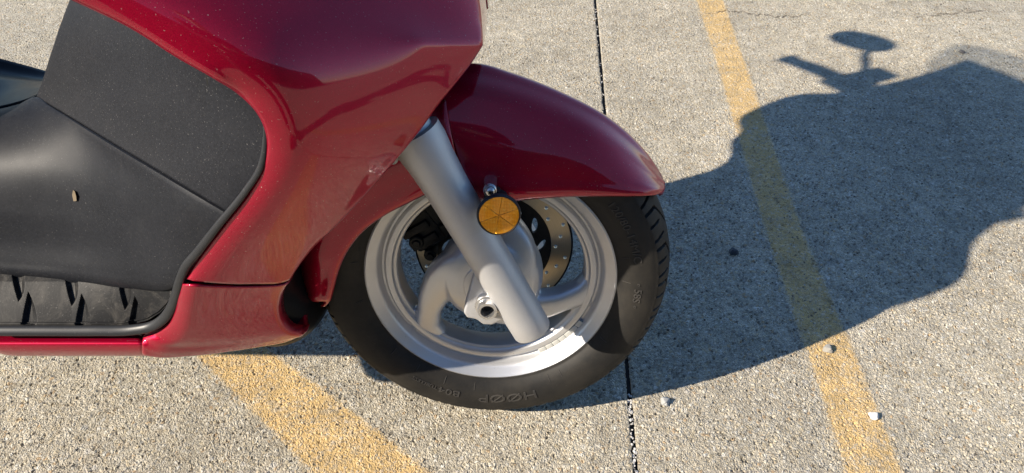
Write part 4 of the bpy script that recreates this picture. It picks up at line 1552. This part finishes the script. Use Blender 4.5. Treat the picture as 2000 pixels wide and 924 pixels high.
box_bm(bm, (-.53, 0, 1.03), (.20, .34, .10), Matrix.Rotation(R(25), 3, 'Y'), .03, 4)
from_bm('handlebar_cover', bm, MAT['black'], root)
# seat, rear body, rear wheel, stand
st_ = []
for x, z, w in ((-.80, .60, .09), (-.84, .70, .13), (-.95, .745, .16), (-1.10, .74, .165), (-1.25, .76, .16), (-1.32, .83, .15), (-1.50, .85, .15), (-1.72, .85, .12), (-1.78, .81, .08)):
    st_.append([(x, -w, z - .11), (x, -w * 1.02, z - .05), (x, -w * .8, z - .006), (x, 0, z + .006), (x, w * .8, z - .006), (x, w * 1.02, z - .05), (x, w, z - .11)])
sheet('seat', patch(st_, 40, 70), MAT['seat'], root, 0.004)
for sg in (1, -1):
    rb2 = []
    for x, zt, zb, w in ((-.80, .50, .36, .12), (-.92, .63, .37, .17), (-1.1, .65, .42, .20), (-1.3, .66, .48, .21), (-1.5, .75, .52, .20), (-1.7, .77, .64, .15), (-1.82, .77, .70, .09)):
        rb2.append([(x, w * .75 * sg, zt), (x, w * .97 * sg, zt - (zt - zb) * .3), (x, w * sg, zt - (zt - zb) * .65), (x, w * .85 * sg, zb)])
    sheet('rear_body_panel', patch(rb2, 24, 50), MAT['red'], root, 0.003, flip=(sg > 0))
bm = bmesh.new()
box_bm(bm, (-1.84, 0, .735), (.04, .17, .07), None, .014, 3)
from_bm('tail_lamp', bm, MAT['taillamp'], root)
bm = bmesh.new()
box_bm(bm, (-1.25, .02, .36), (.52, .22, .20), Matrix.Rotation(R(8), 3, 'Y'), .05, 4)
box_bm(bm, (-1.30, .14, .33), (.55, .07, .14), Matrix.Rotation(R(5), 3, 'Y'), .03, 4)
from_bm('engine_case', bm, MAT['dark'], root)
sweep('exhaust', spline([(-1.05, -.06, .30), (-1.2, -.12, .36), (-1.45, -.17, .46), (-1.75, -.18, .56)], 30), np.interp(np.linspace(0, 1, 30), [0, .3, .4, .95, 1], [.02, .02, .055, .06, .05]), MAT['dark'], root, up=(0, 1, 0), seg=24)
rw = empty('rear_wheel', (-1.545, 0, .262), root)
lathe('rim', [(r * .83, y * 1.1) for r, y in rimp], 90, MAT['rim'], rw, True, 32)
tp2 = tprof[::3] if len(tprof) % 3 == 1 else np.vstack([tprof[::3], tprof[-1:]])
lathe('tyre', [(r * .965 if r > .2 else r * .86 + .02, y * 1.1) for r, y in tp2], 120, MAT['rubber'], rw, False, 40)
for k in range(5):
    a = 2 * math.pi * k / 5
    sweep('spoke', [(.03 * math.cos(a), 0, .03 * math.sin(a)), (.125 * math.cos(a + .3), 0, .125 * math.sin(a + .3))], .02, MAT['rim'], rw, rb=.016, up=(0, 1, 0), seg=12)
lathe('hub', [(0, -.05), (.05, -.05), (.055, -.03), (.055, .03), (.05, .05), (0, .05)], 40, MAT['rim'], rw, False, 40)
foot = np.array([-.95, .24, 0.0])
# the stand's foot reaches the ground on the far, lower side of the leaning scooter
zf = foot[1] * math.tan(LEAN)
sweep('side_stand', [(-.90, .12, .26), (-.93, .20, zf + .06), (-.95, .27, .27 * math.tan(LEAN) + .012)], .012, MAT['dark'], root, up=(1, 0, 0), seg=12)

# ------------------------------------------------------------------ loose stones and litter
def stone(name, u, v, size, col, seed, squash=0.7):
    x, y = gd(u, v)
    bm = bmesh.new()
    res = bmesh.ops.create_icosphere(bm, subdivisions=3, radius=size)
    for q in bm.verts:
        p = q.co.normalized()
        k = 1 + .38 * noise.noise(p * 1.5 + Vector((seed, 0, 0))) + .14 * noise.noise(p * 4 + Vector((seed, 3, 0)))
        for nrm_ in ((.5, .7, .5), (-.8, .2, .55), (.2, -.9, .4), (.1, .1, 1)):
            nn = Vector(nrm_).normalized()
            dd = p.dot(nn)
            if dd * k > .68:
                k = .68 / dd
        q.co = p * size * k
        q.co.z *= squash
    m = simple_mat(name + '_mineral', col, .85, 0, .3, 200)
    o = from_bm(name, bm, m, None, True, 28)
    o.location = (x, y, size * squash * .60)
    o.rotation_euler = (0, 0, seed)
    return o


tag(stone('loose_stone', 1616, 683, .0095, (.34, .32, .28), 1.3), 'flat grey brown stone lying on the long yellow stripe just outside the shadow', 'stone', 'loose stones on the pavement')
tag(stone('loose_stone', 1707, 814, .0088, (.66, .64, .60), 2.9), 'white pebble lying on the right edge of the long yellow stripe', 'stone', 'loose stones on the pavement')
tag(stone('loose_stone', 1299, 785, .0088, (.34, .34, .33), 4.7), 'grey stone on bare concrete beside the open joint, below the shadow', 'stone', 'loose stones on the pavement')
tag(stone('loose_stone', 1432, 493, .010, (.05, .055, .065), 6.1), 'dark stone lying in the scooter shadow left of the long yellow stripe', 'stone', 'loose stones on the pavement')
tag(stone('loose_stone', 1878, 102, .009, (.12, .11, .10), 8.2, .5), 'small dark stone lying near the corner of the windscreen shadow', 'stone', 'loose stones on the pavement')
# dry leaf scrap caught on the black floor moulding
p0 = bk(146, 383, -.140)
pw = M_LEAN @ p0 + BASE
bm = bmesh.new()
vsx = [bm.verts.new(q) for q in ((-.0025, 0, -.007), (.002, -.001, -.0065), (.0035, -.003, 0), (.002, -.002, .006), (-.001, 0, .007), (-.003, 0, .001))]
bm.faces.new(vsx)
bmesh.ops.extrude_face_region(bm, geom=list(bm.faces))
for v in list(bm.verts)[6:]:
    v.co.y -= .001
leaf = from_bm('leaf_scrap', bm, simple_mat('dry_leaf', (.17, .13, .08), .9), None)
leaf.location = tuple(pw + np.array([0, .001, .0]))
leaf.rotation_euler = (-.5, 0, 0)
tag(leaf, 'tiny dry tan leaf scrap stuck on the black floor moulding', 'leaf')

# ------------------------------------------------------------------ who takes the picture (seen only as a reflection in the paint)
def skin_body(name, joints, bones, mat, parent, sub=2):
    """joints: name -> (xyz, radius or (ra, rb)); bones: pairs of names"""
    names = list(joints)
    me = bpy.data.meshes.new(name)
    me.from_pydata([joints[n][0] for n in names], [(names.index(a), names.index(b)) for a, b in bones], [])
    o = link(name, me, None, parent)
    md = o.modifiers.new('skin', 'SKIN')
    for n, sv in zip(names, me.skin_vertices[0].data):
        r = joints[n][1]
        sv.radius = r if isinstance(r, tuple) else (r, r)
    me.skin_vertices[0].data[0].use_root = True
    sb = o.modifiers.new('smooth', 'SUBSURF'); sb.levels = sub; sb.render_levels = sub
    me.materials.append(mat)
    return o


M_trs = simple_mat('dark_trouser_cloth', (.020, .021, .026), .9, 0, .25, 60)
M_top = simple_mat('dark_jacket_cloth', (.026, .026, .030), .9, 0, .25, 60)
M_skin = simple_mat('skin', (.52, .33, .24), .55, 0, .08, 30)
M_hair = simple_mat('dark_hair', (.02, .015, .012), .6, 0, .4, 120)
M_shoe = simple_mat('black_shoe', (.015, .015, .016), .5, 0, .2, 40)
per = empty('person', (.02, -.42, 0))
tag(per, 'person in dark clothes standing and holding up a phone, mirrored in the red paint', 'person')
J = {'pelvis': ((0, 0, .95), (.155, .11)), 'waist': ((0, .0, 1.08), (.145, .10)), 'chest': ((0, .01, 1.28), (.175, .115)), 'neckb': ((0, .02, 1.45), (.085, .07)), 'neck': ((0, .04, 1.51), .055),
     'jaw': ((0, .075, 1.575), (.060, .070)), 'head': ((0, .07, 1.66), (.075, .092)), 'crown': ((0, .055, 1.735), (.058, .07))}
B = [('pelvis', 'waist'), ('waist', 'chest'), ('chest', 'neckb'), ('neckb', 'neck'), ('neck', 'jaw'), ('jaw', 'head'), ('head', 'crown')]
for sd, sg in (('l', -1), ('r', 1)):
    J.update({'sh' + sd: ((.19 * sg, .01, 1.40), .058), 'el' + sd: ((.215 * sg, .10, 1.15), .046), 'wr' + sd: ((.07 * sg, .335, 1.045), .030), 'hd' + sd: ((.055 * sg, .385, 1.035), (.034, .022)),
              'hip' + sd: ((.095 * sg, 0, .90), .088), 'kn' + sd: ((.11 * sg, .01, .49), .060), 'an' + sd: ((.12 * sg, -.02, .10), .042), 'to' + sd: ((.14 * sg, .14, .035), (.045, .032))})
    B += [('chest', 'sh' + sd), ('sh' + sd, 'el' + sd), ('el' + sd, 'wr' + sd), ('wr' + sd, 'hd' + sd), ('pelvis', 'hip' + sd), ('hip' + sd, 'kn' + sd), ('kn' + sd, 'an' + sd), ('an' + sd, 'to' + sd)]
    for f in range(4):
        J.update({'f%d%s' % (f, sd): (((.048 - .004 * f) * sg, .408, 1.052 - .019 * f), .009), 'g%d%s' % (f, sd): (((.030 - .003 * f) * sg, .418, 1.052 - .019 * f), .0085)})
        B += [('hd' + sd, 'f%d%s' % (f, sd)), ('f%d%s' % (f, sd), 'g%d%s' % (f, sd))]
    J.update({'t0' + sd: ((.05 * sg, .372, 1.062), .010), 't1' + sd: ((.030 * sg, .384, 1.075), .009)})
    B += [('hd' + sd, 't0' + sd), ('t0' + sd, 't1' + sd)]
skin_body('body', J, B, M_skin, per)
C = {k: (J[k][0], tuple(x + .014 for x in (J[k][1] if isinstance(J[k][1], tuple) else (J[k][1],) * 2))) for k in J if k in ('pelvis', 'waist', 'chest', 'neckb', 'shl', 'shr', 'ell', 'elr', 'wrl', 'wrr')}
skin_body('jacket', C, [b for b in B if b[0] in C and b[1] in C], M_top, per)
C = {k: (J[k][0], tuple(x + .016 for x in (J[k][1] if isinstance(J[k][1], tuple) else (J[k][1],) * 2))) for k in J if k in ('pelvis', 'hipl', 'hipr', 'knl', 'knr', 'anl', 'anr')}
skin_body('trousers', C, [b for b in B if b[0] in C and b[1] in C], M_trs, per)
for sg in (-1, 1):
    bm = bmesh.new()
    box_bm(bm, (.13 * sg, .055, .045), (.10, .28, .085), Matrix.Rotation(R(-7 * sg), 3, 'Z'), .035, 4)
    from_bm('shoe', bm, M_shoe, per)
bm = bmesh.new()
res = bmesh.ops.create_uvsphere(bm, u_segments=24, v_segments=14, radius=1)
for v in res['verts']:
    v.co = Vector((v.co.x * .084, v.co.y * .100 - (.018 if v.co.z < .2 else 0), v.co.z * .085)) + Vector((0, .045, 1.705))
from_bm('hair', bm, M_hair, per)
bm = bmesh.new()
box_bm(bm, (0, 0, 0), (.156, .0085, .075), Matrix.Rotation(-PITCH, 3, 'X'), .004, 3)
ph = from_bm('phone', bm, MAT['trim'], None)
ph.location = (.0, -.018, CAM_H + .012)
tag(ph, 'black phone held up level in both hands of the person in dark clothes', 'phone')

# clipped hedge added behind the viewpoint, unseen, for a dark band in the paint's reflections
bm = bmesh.new()
bmesh.ops.create_grid(bm, x_segments=160, y_segments=60, size=1)
for v in bm.verts:
    t = v.co.y * math.pi * .5
    x = v.co.x * 22
    prof = Vector((x, -8.5 + 1.2 * math.sin(t), 5.2 * max(0.0, math.cos(t)) ** .35))
    nz = noise.noise(Vector((x * 1.5, v.co.y * 6, 0))) * .22 + noise.noise(Vector((x * 6, v.co.y * 22, 4))) * .10
    v.co = prof + Vector((0, math.sin(t) * nz, nz * (1 if prof.z > .05 else 0)))
hd = from_bm('unseen_hedge', bm, simple_mat('unseen_hedge_leaves', (.030, .055, .018), .8, 0, .6, 9), None)
tag(hd, 'tall clipped dark green hedge added out of view behind the viewpoint for its dark reflection', 'unseen_hedge')
